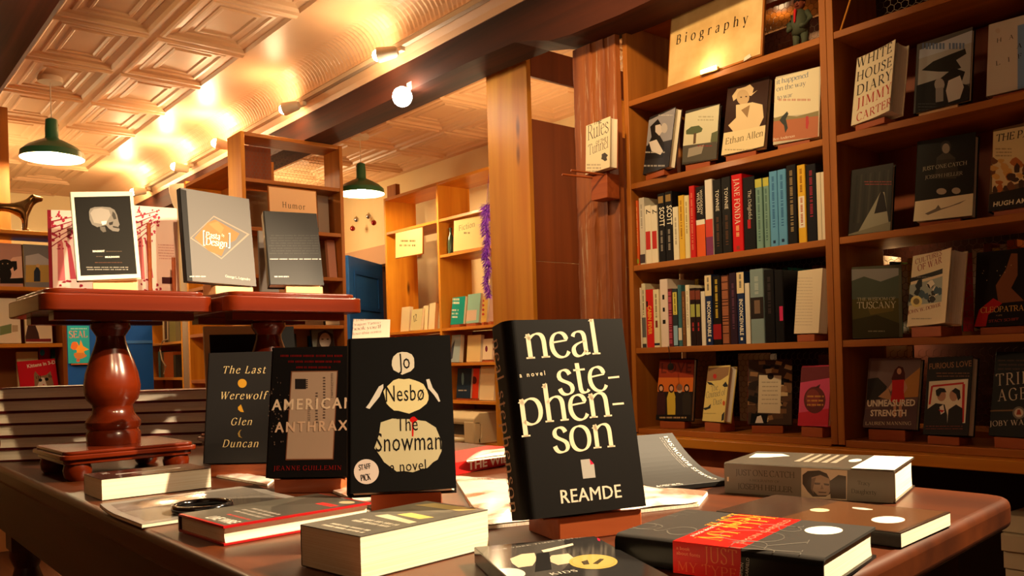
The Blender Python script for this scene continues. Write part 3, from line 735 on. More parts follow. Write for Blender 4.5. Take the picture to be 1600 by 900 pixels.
# ------------------------------------------------------------------ turned display stands
def stand(label, cx, cy, yaw, z0=TT):
    Mx = Matrix.Translation((cx, cy, z0)) @ Matrix.Rotation(math.radians(yaw), 4, 'Z')
    root = empty('display_stand', label, 'display stand', Mx)
    T = 0.336
    a = T / 2
    tp = MB()
    for s, za, zb in ((0.012, 0.373, 0.383), (0.0, 0.339, 0.373)):
        tp.extrude(rounded([(-a + s, -a + s), (a - s, -a + s), (a - s, a - s), (-a + s, a - s)], 0.035), 'z', za, zb)
    tp.build('stand_top', M_MAHOG, root, bevel=0.003, seg=3)
    for s in (-1, 1): MB().box((-a + .03, s * .1 - .02, 0.323), (a - .03, s * .1 + .02, 0.3385)).build('batten', M_MAHOG, root)
    p = [(0.034, 0.0605), (0.054, 0.061), (0.055, 0.084), (0.050, 0.092), (0.055, 0.098), (0.056, 0.109), (0.049, 0.119), (0.043, 0.127), (0.040, 0.140), (0.041, 0.145), (0.052, 0.157), (0.056, 0.172), (0.057, 0.188), (0.053, 0.214), (0.045, 0.240), (0.036, 0.265), (0.030, 0.284), (0.029, 0.294), (0.036, 0.306), (0.040, 0.312), (0.040, 0.322), (0.036, 0.325), (0.037, 0.3385)]
    MB().lathe(p, 40).build('column', M_MAHOG, root, smooth='auto')
    b = 0.134
    bs = MB()
    for s, za, zb in ((0.006, 0.054, 0.0608), (0.0, 0.044, 0.054), (0.008, 0.034, 0.044)):
        bs.extrude(rounded([(-b + s, -b + s), (b - s, -b + s), (b - s, b - s), (-b + s, b - s)], 0.02), 'z', za, zb)
    bs.build('stand_base', M_MAHOG, root, bevel=0.002, seg=2)
    for sx in (-1, 1):
        for sy in (-1, 1):
            MB().lathe([(0.019, 0.0), (0.025, 0.008), (0.027, 0.022), (0.024, 0.034)], 20, None, sx * .098, sy * .098).build('foot', M_MAHOG, root, smooth='auto')
    return root
stand('reddish turned wooden pedestal stand at the left, whole column in view', -1.990, 0.518, 91)
stand('reddish turned wooden pedestal stand farther back, its column behind the dark covers', -1.950, 0.862, 91)
# ------------------------------------------------------------------ lamps
def pendant(x, y, zb, label, power):
    root = empty('pendant_lamp', label, 'lamp', Matrix.Translation((x, y, zb)))
    H = CEIL - 0.02 - zb
    G = mat((44, 104, 72), 0.3, coat=0.3); WI = mat((250, 240, 220), 0.5)
    MB().lathe([(0.062, H - 0.028), (0.066, H - 0.012), (0.062, H), (0.02, H)], 24, mat((225, 205, 180), 0.4)).build('canopy', parent=root, smooth='auto')
    MB().lathe([(0.0025, 0.20), (0.0025, H - .02)], 8, mat((225, 210, 190), 0.6)).build('cord', parent=root)
    so = MB().lathe([(0.012, 0.225), (0.030, 0.215), (0.034, 0.16), (0.034, 0.12), (0.040, 0.105)], 24, G).build('socket', parent=root, smooth='auto')
    o = [(0.040, 0.108), (0.075, 0.092), (0.125, 0.065), (0.158, 0.035), (0.164, 0.0)]
    i = [(0.161, 0.0), (0.154, 0.034), (0.122, 0.061), (0.074, 0.087), (0.03, 0.100)]
    sh = MB().lathe(o + i[:1], 48, G, caps=False).build('shade', parent=root, smooth='auto')
    MB().lathe(i, 48, WI, caps=False).build('shade_lining', parent=sh, smooth='auto')
    b = MB(); b.ball((0, 0, 0.048), 0.034, mat((255, 236, 200), 0.5, emit=120), 10); b.lathe([(0.014, 0.07), (0.014, 0.10)], 12, WI)
    b.build('bulb', parent=so, smooth='auto')
    lamp('POINT', (x, y, zb + 0.008), power, size=0.035)
    return root
pendant(-5.24, 1.09, 2.160, 'green enamel pendant lamp hanging highest and nearest the left', 42)
pendant(-5.36, 3.10, 2.185, 'green enamel pendant lamp in front of the back pine bookcase', 42)
rl = MB(); rl.box((XL + .1, 2.178, 2.452), (XR - .1, 2.205, 2.474)); tag(rl.build('track_rail', mat((205, 180, 150), 0.4)), 'long pale lighting track running under the ribbed cove', 'track')
def track_head(x, dirv, label, power, group='track spotlights'):
    root = empty('track_spotlight', label, 'spotlight', Matrix.Translation((x, 2.19, 2.452)))
    m = mat((225, 205, 175), 0.35)
    MB().box((-.035, -.012, -.022), (.035, .012, 0), m).build('adapter', parent=root, bevel=0.003)
    d = Vector(dirv).normalized(); j = Vector((0, -.06, -.035))
    MB().tube([(0, 0, -.02), (0, -.03, -.03), j], 0.006, 8, m).build('arm', parent=root)
    hb = MB(); hb.tube([j - d * .045, j - d * .035, j + d * .03, j + d * .05], [0.018, 0.026, 0.034, 0.036], 16, m); ho = hb.build('housing', parent=root, smooth='auto')
    MB().ball(j + d * .052, 0.027, mat((255, 232, 190), 0.5, emit=60), 8).build('bulb', parent=ho, smooth=True)
    lamp('POINT', Vector((x, 2.19, 2.452)) + j + d * .10, power, size=0.03)
track_head(-3.40, (-.75, -.62, -.1), 'nearest lit track spotlight, high above the star-bright lamp', 5)
track_head(-4.42, (-.80, -.55, -.15), 'second lit track spotlight from the near end of the cove', 5)
track_head(-5.42, (-.3, -.9, .15), 'third lit track spotlight, just above the chicken wire bookcase corner', 13)
track_head(-6.21, (-.3, -.9, .15), 'fourth lit track spotlight, above the grey cover with the orange diamond', 11)
track_head(-7.20, (-.3, -.9, -.1), 'farthest lit track spotlight, at the end of the cove above the pink tree covers', 13)
# bright spotlight under the beam, turned to the camera
sp = empty('beam_spotlight', 'dazzling round spotlight hung behind the dark beam, facing the room', 'spotlight', Matrix.Translation((-3.40, 2.20, 2.226)))
MB().tube([(0, .045, .052), (0, .02, .04), (0, 0, .03)], 0.006, 8, mat((225, 205, 175), 0.35)).build('arm', parent=sp)
dv = Vector((.8, -.55, -.3)).normalized()
hb = MB(); hb.tube([-dv * .06, -dv * .05, -dv * .0, dv * .012], [0.015, 0.026, 0.040, 0.042], 20, mat((225, 205, 175), 0.35)); hb.build('housing', parent=sp, smooth='auto')
MB().ball(dv * .016, 0.046, mat((255, 240, 215), 0.5, emit=90), 10).build('bulb', parent=sp, smooth=True)
MB().box((-.02, .0385, .038), (.02, .052, .075), mat((225, 205, 175), 0.35)).build('canopy', parent=sp)
lamp('SPOT', Vector((-3.40, 2.20, 2.226)) + dv * .07, 60, target=Vector((-3.40, 2.20, 2.226)) + dv, spot=80, size=0.04)
cp = MB(); cp.lathe([(0.055, CEIL - .045), (0.06, CEIL - .03), (0.055, CEIL - .015)], 24, mat((225, 205, 180), 0.4), -4.62, 2.95)
tag(cp.build('smoke_alarm', smooth='auto'), 'small round pale ceiling disc beyond the beam, right of the chicken wire bookcase', 'smoke alarm')

# ------------------------------------------------------------------ signs
def sign(name, label, Mx, w, h, t, face, frame, art=None, back=True):
    root = empty(name, label, 'sign', Mx)
    MB().box((0, 0.0012, 0), (w, t, h), frame if isinstance(frame, bpy.types.Material) else mat(frame, 0.5)).build('backing_board', parent=root, bevel=0.002)
    f = MB(); b = 0.006
    f.box((b, 0, b), (w - b, 0.0011, h - b), face if isinstance(face, bpy.types.Material) else mat(face, 0.6))
    if art:
        A = Art(face_map(Mx, 'front'), w, h, 0.6); art(A)
        for pv, pf, m, k, _ in A.items: f.add([(p[0], -0.0002 - .00004 * k, p[1]) for p in pv], pf, m)
    f.build('paper_face', parent=root, recalc=False)
    return root
M_SIGN = blotch('aged_paper', (206, 166, 104), (232, 198, 136), 9, 0.45, 0.1, 0.2)
INK = (40, 26, 16)
q0, q1 = on_y(1041, 124, YB + .012), on_y(1194, 74, YB + .012)
sign('shelf_sign', 'large aged cream sign lettered with a category name at the top of the bookcase', pose(q0.x, YB + .012, 1.9322, -2, 7), q1.x - q0.x, 0.268, 0.012, M_SIGN, M_UPR,
     lambda A: A.text('Biography', 1056, 70, 1168, 36, INK, 1.25, 's', 0.3, 0.42))
q0, q1 = on_x(418, 344, HX + .02), on_x(495, 352, HX + .02)
sign('shelf_sign', 'peach sign lettered with one word on the chicken wire bookcase', pose(HX + .015, on_x(419, 330, HX).y, 1.765, 90, 3), on_x(495, 330, HX).y - on_x(419, 330, HX).y, 0.215, 0.012, (240, 196, 150), M_UPR,
     lambda A: A.text('Humor', 441, 324, 477, 328, INK, 1.3, 's', 0, 0.18))
z0 = on_y(622, 404, BY - .02).z
sign('shelf_sign', 'cream sign hung from the upper shelf of the left bay, far pine bookcase', pose(on_y(619, 400, BY - .02).x, BY - .03, z0, 3, 2), on_y(659, 393, BY - .02).x - on_y(619, 400, BY - .02).x, 0.205, 0.012, (246, 214, 144), M_UPR,
     lambda A: (A.lines(626, 374, 650, 379, 1, INK, 3, 0.6), A.lines(624, 381, 653, 386, 1, INK, 4, 0.6)))
z0 = 1.752
sign('shelf_sign', 'cream sign standing on a shelf of the right bay, far pine bookcase', pose(on_y(707, 388, BY + .01).x, BY + .012, z0, 4, 4), on_y(755, 380, BY + .01).x - on_y(707, 388, BY + .01).x, 0.235, 0.012, (246, 216, 146), M_UPR,
     lambda A: (A.text('Fiction', 717, 361, 742, 354, INK, 1.2, 's', 0, 0.12), A.lines(725, 362, 736, 366, 1, INK, 4, 0.7)))
# little glowing bar made up for the bright spot below the big sign
ql = on_y(1110, 110, YB + .0)
pl_ = empty('sign_glow_bar', 'tiny added glowing bar on the shelf below the big aged sign', 'lamp', Matrix.Translation((ql.x, YB - .006, 1.9305)))
MB().box((-.036, -.004, 0), (.036, .006, .012), mat((160, 130, 70), 0.3, 0.6)).build('housing', parent=pl_)
MB().box((-.033, -.0065, .003), (.033, -.004, .016), mat((255, 226, 150), 0.5, emit=9)).build('glow_face', parent=pl_)
lamp('POINT', (ql.x, YB - .04, 1.955), 0.5, size=0.02)  # added light that brightens the foot of the sign
tagb = MB(); q = on_y(1168, 92, YB - .002); tagb.extrude([(0, 0), (.03, .006), (.025, .018), (.004, .012)], 'y', YB - .003, YB - .001, mat((230, 220, 200), 0.3))
tagb = tagb.build('label_clip'); tagb.location = (q.x - .015, 0, 1.9315); tag(tagb, 'white torn label clip right of the glowing bar', 'clip')

# hand-lettered book held on pegs on the post
Mr = pose(-2.292, 2.288, 1.664, -7, 3)
book('book', 'cream hand-lettered book held by wooden pegs on the timber pillar', Mr, 0.145, 0.186, 0.04, (232, 214, 176), (170, 90, 60), (150, 80, 50), rough=.5,
     art=lambda A: (A.text('THE', 927, 196, 940, 192, INK, 1.0, 't'), A.text('Rules', 918, 220, 951, 206, INK, 1.5, 's', -.3), A.text('OF THE', 931, 226, 947, 219, INK, 1, 't'), A.text('Tunnel', 919, 243, 951, 230, INK, 1.4, 's', -.3), A.ell(944, 246, 6, 6, (70, 60, 50), 9, .4), A.lines(916, 255, 940, 270, 3, (150, 130, 110))))
hk = empty('peg_holder', 'wooden block with two dowel pegs fixed to the timber pillar', 'holder', Matrix.Identity(4))
MB().box((-2.275, 2.30, 1.564), (-2.191, 2.366, 1.655), M_BLOCK).build('bracket', parent=hk, bevel=0.002)
MB().tube([(-2.265, 2.31, 1.650), (-2.308, 2.185, 1.657)], 0.004, 8, M_BLOCK).build('peg', parent=hk)
MB().tube([(-2.203, 2.31, 1.650), (-2.240, 2.165, 1.657)], 0.004, 8, M_BLOCK).build('peg', parent=hk)

# ------------------------------------------------------------------ books standing or lying on the display table
CREAMT = (238, 222, 190)
BLK = (22, 20, 19)
def reamde(A):
    A.text('neal', 822, 561, 941, 553, CREAMT, 1.05, 's', .12)
    A.text('a novel', 812, 590, 852, 586, CREAMT, 1.0, 't', .01, .5)
    A.text('ste-', 872, 617, 973, 606, CREAMT, 1.05, 's', .12)
    A.text('phen-', 812, 664, 980, 648, CREAMT, 1.05, 's', .12)
    A.text('son', 864, 707, 962, 698, CREAMT, 1.05, 's', .12)
    A.poly([(907, 718.5), (921, 717), (928, 725), (930.5, 746), (911, 748)], (176, 172, 166)); A.poly([(921, 717), (928, 725), (922.5, 726)], (206, 30, 66))
    A.text('REAMDE', 877, 787, 971, 777, (226, 212, 190), 1.05, 't', 0, .04); A.text('REAMDE', 877.7, 786.8, 971.7, 776.8, (226, 212, 190), 1.05, 't', 0, .04)
def reamde_s(A):
    A.text('neal stephenson', 769, 532, 798, 802, (214, 172, 138), 1.25, 's', .1, .10)
Mb = pose(-0.755, 0.640, 0.792, 74.6, 10.2, -0.2)
book('book', 'big black hardcover with huge cream serif lettering, upright at centre front', Mb, 0.165, 0.238, 0.050, BLK, BLK, BLK, rough=.5, art=reamde, sart=reamde_s, rnd=.014)
easel(Mb, .165, .050, TT, 'wooden display block under the huge-lettered black hardcover', (.27, .97))
def snowman(A):
    A.ell(630, 567, 18.5, 17.5, (206, 196, 176), 15, .09)
    A.ell(635, 618, 35, 27, (214, 200, 150), 26, .06)
    pts = [(585, 700), (592, 680), (595, 660), (613, 654), (640, 655), (665, 658), (681, 668), (690, 690), (690, 705), (684, 718), (677, 722), (668, 731), (656, 734), (645, 738), (632, 736), (620, 737), (608, 728), (600, 722), (595, 714)]
    A.poly(pts, (192, 182, 146))
    A.poly([(571.5, 637), (577, 630), (592, 604), (599, 600), (599, 606), (593, 620), (577.5, 639)], (206, 198, 186))
    A.poly([(666, 593), (671, 592), (676, 606), (684, 616), (688, 627), (685.5, 628), (678, 617), (669, 607)], (206, 198, 186))
    A.ell(646, 656, 6, 4.5, (190, 20, 16), 10, .2); A.poly([(643.5, 655), (647, 656), (646, 682), (643.5, 682)], (190, 20, 16))
    A.text('Jo', 623, 577, 641, 575.5, BLK, 1.75, 't')
    A.text('Nesbø', 603, 628, 663, 625, BLK, 1.75, 't', 0, .06)
    A.text('The', 620, 674, 653, 672.5, BLK, 1.6, 't', 0, .04)
    A.text('Snowman', 587, 706, 690, 702, BLK, 1.7, 't', 0, .06)
    A.text('a novel', 610, 738, 666, 734, BLK, 1.35, 't', 0, .08)
    A.part = 'sticker'; A.ell(572.5, 737, 19.5, 19.5, (212, 196, 186), 32)
    A.text('STAFF', 561, 735, 579.5, 732, BLK, 1.9, 's', 1.3); A.text('PICK', 564, 752, 579.5, 749.5, BLK, 2.0, 's', 1.3)
Mb = pose(-1.111, 0.602, 0.791, 54.5, 20.3, -0.6)
book('book', 'black hardcover with cream torn-paper snowman shapes and a round white sticker', Mb, 0.160, 0.242, 0.034, (15, 14, 14), BLK, BLK, rough=.5, art=snowman, rnd=.008)
easel(Mb, .16, .034, TT, 'wooden display block under the torn-paper snowman cover', (.22, .86))
# shelf-talker card tucked behind it
Mc = Mb @ Matrix.Translation((0.003, 0.0352, 0.226)) @ Matrix.Rotation(math.radians(3), 4, 'Y')
def card_art(A):
    for k, s in enumerate(('If you like the', 'Dragon Tattoo', "book you'll", 'love this series')):
        A.text(s, 549 + k * .5, 502.5 + k * 7, 594 + k * .6, 498.5 + k * 7, (120, 80, 90), .8, 's', -.35, 0, .2)
cd = MB(); cd.box((0, 0, 0), (0.059, 0.0006, 0.064), mat((236, 214, 196), 0.7)); A_ = Art(face_map(Mc, 'front'), .059, .064, .7); card_art(A_)
for pv, pf, m, k, _ in A_.items: cd.add([(p[0], -.0002 - .00004 * k, p[1]) for p in pv], pf, m)
tag(cd.build('note_card', matrix=Mc, recalc=False), 'handwritten white note card sticking up behind the snowman cover', 'card')
def anthrax(A):
    A.lines(437, 552, 540, 560, 1, (110, 16, 12), 8, .4); A.lines(448, 561, 533, 569, 1, (110, 16, 12), 9, .4); A.lines(461, 570, 518, 578, 1, (110, 16, 12), 10, .4)
    A.poly([(455, 580), (528, 579), (521, 718), (446, 719)], (120, 72, 48)); A.poly([(456.5, 581.5), (526.5, 580.5), (519.5, 716.5), (447.5, 717)], (176, 148, 126))
    A.rect(461, 592, 478, 608, (36, 30, 30)); 
    for k in range(5): A.poly([(478, 593 + 3 * k), (481, 592.5 + 3 * k), (481, 594.2 + 3 * k), (478, 594.6 + 3 * k)], (60, 50, 46))
    for j, (xx, y0, y1) in enumerate(((519, 583, 622), (507, 588, 655), (495, 612, 662), (483, 636, 668))): A.lines(xx - 2, y0, xx + 2.5, y1, 15 if j < 2 else 11, (86, 74, 70), j, .5)
    r = random.Random(5); A.hold = True
    for k in range(46): A.ell(434 + r.gauss(0, 8), 640 + r.gauss(0, 22), r.uniform(.5, 1.6), r.uniform(.5, 1.6), (110, 88, 76), 5)
    A.hold = False; A.text('AMERICAN', 424.5, 641, 552, 637.5, (226, 198, 168), 1.1, 't', .012, .3); A.text('AMERICAN', 425.2, 640.8, 552.7, 637.3, (226, 198, 168), 1.1, 't', .012, .3)
    A.text('ANTHRAX', 429, 675.5, 543, 672, (214, 178, 148), 1.1, 't', .012, .3); A.text('ANTHRAX', 429.7, 675.3, 543.7, 671.8, (214, 178, 148), 1.1, 't', .012, .3)
    A.text('JEANNE GUILLEMIN', 427, 735, 534, 734, (140, 24, 18), .95, 's', .1, .08)
Mb = pose(-1.401, 0.605, 0.788, 45.5, 11.7, 0.3)
book('book', 'black book with a brown airmail envelope picture and pale capital lettering', Mb, 0.147, 0.228, 0.03, (18, 15, 15), BLK, BLK, rough=.45, art=anthrax)
easel(Mb, .147, .03, TT, 'wooden display block under the envelope-picture cover', (.1, .9))
GOLD = (216, 178, 96)
def wolf(A):
    A.text('The Last', 347, 583.5, 414, 583, (222, 196, 140), 1.15, 's', .1, .16, .25)
    A.ell(378.5, 599, 7, 7, (200, 146, 46), 20)
    A.text('Werewolf', 343, 623.5, 415, 623.5, (222, 196, 140), 1.15, 's', .1, .14, .25)
    A.poly([(376.5, 632), (381, 644), (376, 643.5), (372, 640), (372, 636)], (200, 146, 46))
    A.text('Glen', 360, 664, 393, 664, (222, 196, 140), 1.15, 's', .1, .16, .25)
    A.poly([(378, 671), (374, 673), (371.5, 677.5), (373, 682.5), (378.5, 684.5), (375.5, 681.5), (374.5, 677.5), (375.5, 673.5)], (150, 120, 60))
    A.text('Duncan', 347, 698.5, 403, 698.5, (222, 196, 140), 1.15, 's', .1, .14, .25)
Mb = pose(-1.716, 0.611, 0.788, 45.8, 10.3, 0.1)
book('book', 'charcoal book with gold italic lettering and moon phases', Mb, 0.153, 0.225, 0.03, (40, 38, 38), BLK, BLK, rough=.5, art=wolf)
easel(Mb, .153, .03, TT, 'wooden display block under the moon-phase cover', (.1, .86))
# lying paperback at the left
M_T = (52, 40, 36)
def leftpb(A):
    A.text('THE', .12, .12, .34, .12, (226, 216, 206), 1.2, 't'); A.rect(.5, .2, .58, .8, (220, 210, 200)); A.ell(.75, .5, .1, .2, (120, 100, 90))
def uvart(fn):
    def g(A): A.uv = True; fn(A)
    return g
book('book', 'thick cream-edged paperback lying just in front of the left pedestal stand', lying(-1.668, 0.382, TT + .0005, 0.6, .036), 0.114, 0.186, .036, M_T, (30, 24, 22), (30, 24, 22), soft=True, rough=.15, art=uvart(leftpb))
# big grey magazine with the ring on it
def mag(A):
    A.rect(0.06, .05, .9, .93, (112, 106, 100)); A.ell(.42, .48, .2, .16, (150, 142, 134), 20, .1); A.ell(.44, .5, .12, .1, (104, 96, 90), 16, .1);
book('magazine', 'grey glossy magazine lying flat under the black ring', lying(-1.433, 0.350, TT + .0005, 1.5, .006), 0.195, 0.255, .006, (140, 134, 128), (214, 204, 190), (90, 84, 80), soft=True, rough=.14, art=uvart(mag), bend=lambda x: 0.007 * max(0, 1 - x / .08) ** 2)
rg = MB(); rg.lathe([(.039, 0), (.043, .001), (.0445, .006), (.043, .011), (.039, .012), (.037, .006), (.039, 0)], 48, mat((12, 11, 12), .12, coat=.6), caps=False)
ro = rg.build('bangle', smooth=True, matrix=Matrix.Translation((-1.282, .455, TT + .0069)) @ Matrix.Rotation(math.radians(20), 4, 'Z'))
tag(ro, 'black glossy oval ring lying on the grey magazine', 'ring')
# red edged hardcover
def redhc(A):
    A.poly([(.02, .02), (.97, .02), (.97, .98), (.02, .98)], (86, 82, 74)); A.poly([(.4, .5), (.97, .3), (.97, .98), (.1, .98)], (70, 66, 60))
    A.text('LIVE WIRE', .44, .05, .93, .06, (232, 226, 214), 1.5, 't', .01)
    A.lines(.42, .17, .93, .22, 1, (200, 60, 56)); A.lines(.3, .25, .93, .42, 3, (170, 160, 150)); A.rect(.6, .74, .9, .80, (196, 40, 40)); A.ell(.8, .9, .1, .045, (168, 152, 118))
book('book', 'grey topped hardcover with bright red edges lying at the near left', lying(-1.176, 0.384, TT + .0005, 3.5, .024), 0.140, 0.215, .024, (176, 20, 24), (60, 16, 14), (176, 20, 24), rough=.3, art=uvart(redhc), coat=.3)
# thick mass-market paperback, page edges to the camera
def thick(A):
    A.rect(.0, .0, 1, 1, (96, 92, 84)); A.lines(.2, .05, .9, .16, 2, (206, 196, 176), 3, .5)
    A.lines(.25, .24, .9, .36, 2, (196, 188, 168), 5, .6); A.poly([(.25, .44), (.9, .40), (.9, .46), (.3, .52)], (204, 192, 160)); A.poly([(.4, .55), (.8, .53), (.86, .62), (.45, .64)], (214, 190, 110)); A.ell(.5, .8, .3, .07, (112, 106, 94), 20, .2); A.poly([(.1, .84), (.8, .86), (.9, .97), (.2, .97)], (188, 166, 104))
book('book', 'very thick cream-edged paperback lying nearest the camera', lying(-0.869, 0.414, TT + .0005, 7, .045), 0.108, 0.182, .045, (96, 92, 84), (60, 56, 50), (60, 56, 50), soft=True, rough=.3, art=uvart(thick))
# dark trade paperback with the gold seal
def kids(A):
    A.poly([(740, 890), (760, 858), (880, 842), (890, 880), (870, 900), (738, 905)], (70, 66, 62))
    A.text('NEW YORK TIMES BESTSELLER', 770, 861, 936, 836, (206, 196, 180), .8, 's', 0, .2)
    A.poly([(797, 873), (815, 866), (835, 864), (839, 874), (832, 884), (810, 887), (800, 880)], (214, 188, 158)); A.poly([(855, 876), (862, 868), (888, 865), (897, 872), (890, 880), (872, 883)], (206, 180, 150))
    A.poly([(846, 860), (895, 849), (896, 852), (850, 864)], (224, 206, 180)); A.poly([(838, 865), (858, 862), (862, 890), (836, 894)], (28, 26, 26))
    A.part = 'gold_seal'; A.ell(927, 878, 38, 11.5, (188, 158, 82), 30); A.ell(927, 878, 34, 9.8, (164, 134, 62), 30); A.ell(927, 878, 33, 9.3, (184, 156, 84), 30)
    A.poly([(908, 878), (918, 875), (921, 882), (912, 883)], (60, 48, 24)); A.poly([(926, 881), (938, 873), (944, 874), (934, 882)], (60, 48, 24))
    A.part = None; A.poly([(932, 836), (936, 835), (938, 846), (934, 845)], (190, 30, 60)); A.text('KIDS', 862, 899, 904, 893, (226, 216, 200), 1.0, 's', .2, .1); A.ell(795, 897, 26, 9, (226, 216, 200), 24)
yk = math.degrees(math.atan2(.147, .041))
book('book', 'dark paperback with a gold seal lying at the bottom edge of the view', Matrix.Translation((-0.738, 0.552, .778)) @ Matrix.Rotation(math.radians(66), 4, 'Z') @ Matrix.Translation((0, -.208, 0)) @ Matrix.Rotation(-PI / 2, 4, 'X'), 0.138, 0.208, .0175, (34, 32, 32), BLK, BLK, soft=True, rough=.13, art=kids)
# black hardcover with red band
RED = (206, 26, 22); GOLDT = (226, 150, 50)
def jmt(A):
    A.poly([(1050.5, 845.5), (1154, 803.2), (1252, 812.4), (1156.5, 857.8)], RED)
    A.text('a book about fonts', 1084, 838, 1131, 817.5, (236, 210, 190), .9, 't')
    A.text('JUST', 1140, 826, 1188, 804.5, GOLDT, 1.1, 's', .1); A.text('MY TYPE', 1124, 846, 1222, 806.5, GOLDT, 1.1, 's', .1)
    A.text('SIMON GARFIELD', 1160, 850, 1238, 813, (240, 130, 100), .6, 't')
    for s, x0, y0, x1, y1 in (('C', 1000, 830, 1036, 818), ('g', 1030, 834, 1072, 822), ('f', 1052, 810, 1062, 803), ('m', 1072, 806, 1100, 797), ('O', 1208, 852, 1236, 832), ('J', 1188, 862, 1214, 856), ('R', 1250, 868, 1264, 846), ('a', 1240, 834, 1262, 822)):
        A.text(s, x0, y0, x1, y1, (100, 96, 90), 1.0, 's', -.7)
    A.part = 'sticker'; A.ell(1287, 829, 30, 6.5, (236, 226, 212), 28)
def jmt_s(A):
    A.poly([(1051, 844.5), (1157.5, 857), (1158, 910), (1052, 894.5)], RED)
    A.text('a book', 1057, 858, 1078, 861, (236, 140, 90), .9, 't'); A.text('about fonts', 1057, 866, 1094, 871, (236, 140, 90), .9, 't'); A.text('JUST', 1100, 877, 1152, 884, (224, 120, 60), 1.45, 's', -.1, .04); A.text('MY TYPE', 1058, 891, 1152, 905, (224, 100, 50), .95, 's', -.1, .04)
    A.text('SIMON', 1160, 902, 1162, 880, (190, 180, 170), 1, 't'); A.text('GARFIELD', 1169, 903, 1171, 872, (190, 180, 170), 1, 't')
book('book', 'black hardcover with a bright red band lying at the near right', lying(-0.414, 0.698, TT + .0005, 102, .032), 0.165, 0.217, .032, (62, 60, 58), (24, 23, 23), (24, 23, 23), rough=.32, art=jmt, sart=jmt_s, rnd=.009)
# thin dark paperback behind it
def under(A):
    A.poly([(.02, .02), (.98, .02), (.98, .6), (.02, .62)], (84, 54, 34)); A.part = 'sticker'; A.ell(.42, .17, .15, .075, (236, 228, 216), 28); A.part = None; A.ell(.5, .56, .08, .05, (220, 200, 160)); A.lines(.12, .05, .2, .5, 1, (170, 150, 120)); A.ell(.75, .4, .04, .06, (210, 200, 190), 12, .2)
book('book', 'dark brown paperback with a white round sticker near the table corner', lying(-0.449, 0.915, TT + .0005, 95, .017), 0.155, 0.230, .017, (58, 42, 34), (20, 18, 18), BLK, soft=True, rough=.18, art=uvart(under))
# grey-brown biography with the white foot band
def catch(A):
    A.uv = True; A.rect(.004, .002, .996, .235, (244, 238, 228))
    A.lines(.3, .08, .7, .14, 2, (190, 184, 176), 4, .2)
    A.poly([(.45, .94), (.8, .97), (.86, .80), (.7, .72), (.5, .84)], (232, 222, 206))
    for k in range(5): A.poly([(.3, .62 - .055 * k), (.92, .62 - .055 * k), (.92, .60 - .055 * k), (.3, .585 - .055 * k)], (150, 140, 124))
    A.ell(.55, .29, .13, .035, (232, 222, 206))
def catch_s(A):
    A.poly([(1134, 724), (1397, 738), (1396, 786), (1133, 773)], (112, 104, 92))
    A.text('JUST ONE CATCH', 1149, 742, 1242, 747, (48, 42, 36), 1.15, 's', .1); A.text('A BIOGRAPHY OF', 1170, 752, 1218, 754.5, (60, 54, 46), .9, 's'); A.text('JOSEPH HELLER', 1152, 763, 1238, 769.5, (48, 42, 36), 1.05, 's', .1)
    A.poly([(1252, 731), (1324, 735), (1323, 782), (1252, 778)], (196, 176, 152))
    A.poly([(1254, 742), (1262, 736), (1280, 735), (1292, 740), (1298, 752), (1300, 770), (1290, 776), (1270, 776), (1262, 768), (1254, 756)], (58, 46, 38))
    A.poly([(1268, 746), (1282, 742), (1296, 748), (1300, 762), (1294, 774), (1278, 774), (1268, 764)], (150, 124, 102)); A.poly([(1296, 752), (1310, 742), (1322, 744), (1322, 780), (1298, 779)], (70, 58, 48))
    A.poly([(1272, 754), (1282, 754.5), (1281, 757.5), (1273, 757)], (76, 58, 48)); A.poly([(1287, 755), (1296, 756), (1295, 759), (1288, 758)], (76, 58, 48)); A.poly([(1284, 757), (1287, 764), (1282, 764.5)], (116, 92, 76)); A.poly([(1278, 768), (1292, 769), (1290, 770.5), (1280, 770)], (80, 60, 50)); A.poly([(1268, 748), (1275, 746), (1270, 764), (1272, 773), (1267, 764)], (108, 86, 70))
    A.text('Tracy', 1340, 757, 1360, 758.5, (48, 42, 36), 1.1, 's'); A.text('Daugherty', 1330, 770, 1370, 773, (48, 42, 36), 1.1, 's'); A.rect(1136, 745, 1139, 752, (226, 210, 180))
book('book', 'thick grey-brown biography with a white foot band lying near the far table corner', lying(-0.582, 1.174, TT + .0005, 106.5, .047), 0.165, 0.247, .047, (74, 68, 60), (112, 104, 92), (60, 54, 48), rough=.25, art=catch, sart=catch_s, rnd=.005)
# curled chapbook between the big black book and the biography
def curl(A):
    A.text('S.E.S.T', .10, .62, .10, .96, (232, 226, 216), .9, 's', .3)
    A.text('CHARLES BUKOWSKI', .12, .10, .97, .10, (226, 222, 214), .9, 's', .4, .1); A.lines(.5, .17, .97, .23, 2, (140, 136, 130), 3, .3)
book('book', 'dark curled chapbook rising at its far edge, right of the big black book', Matrix.Translation((-0.856, 1.175, TT + .0095)) @ Matrix.Rotation(math.radians(165), 4, 'Z') @ Matrix.Rotation(-PI / 2, 4, 'X') , 0.165, 0.150, .008, (52, 51, 50), (26, 25, 25), (40, 40, 40), soft=True, rough=.5, art=uvart(curl), bend=lambda x: 0.066 * max(0, x - .015) ** 2 / .15 ** 2)
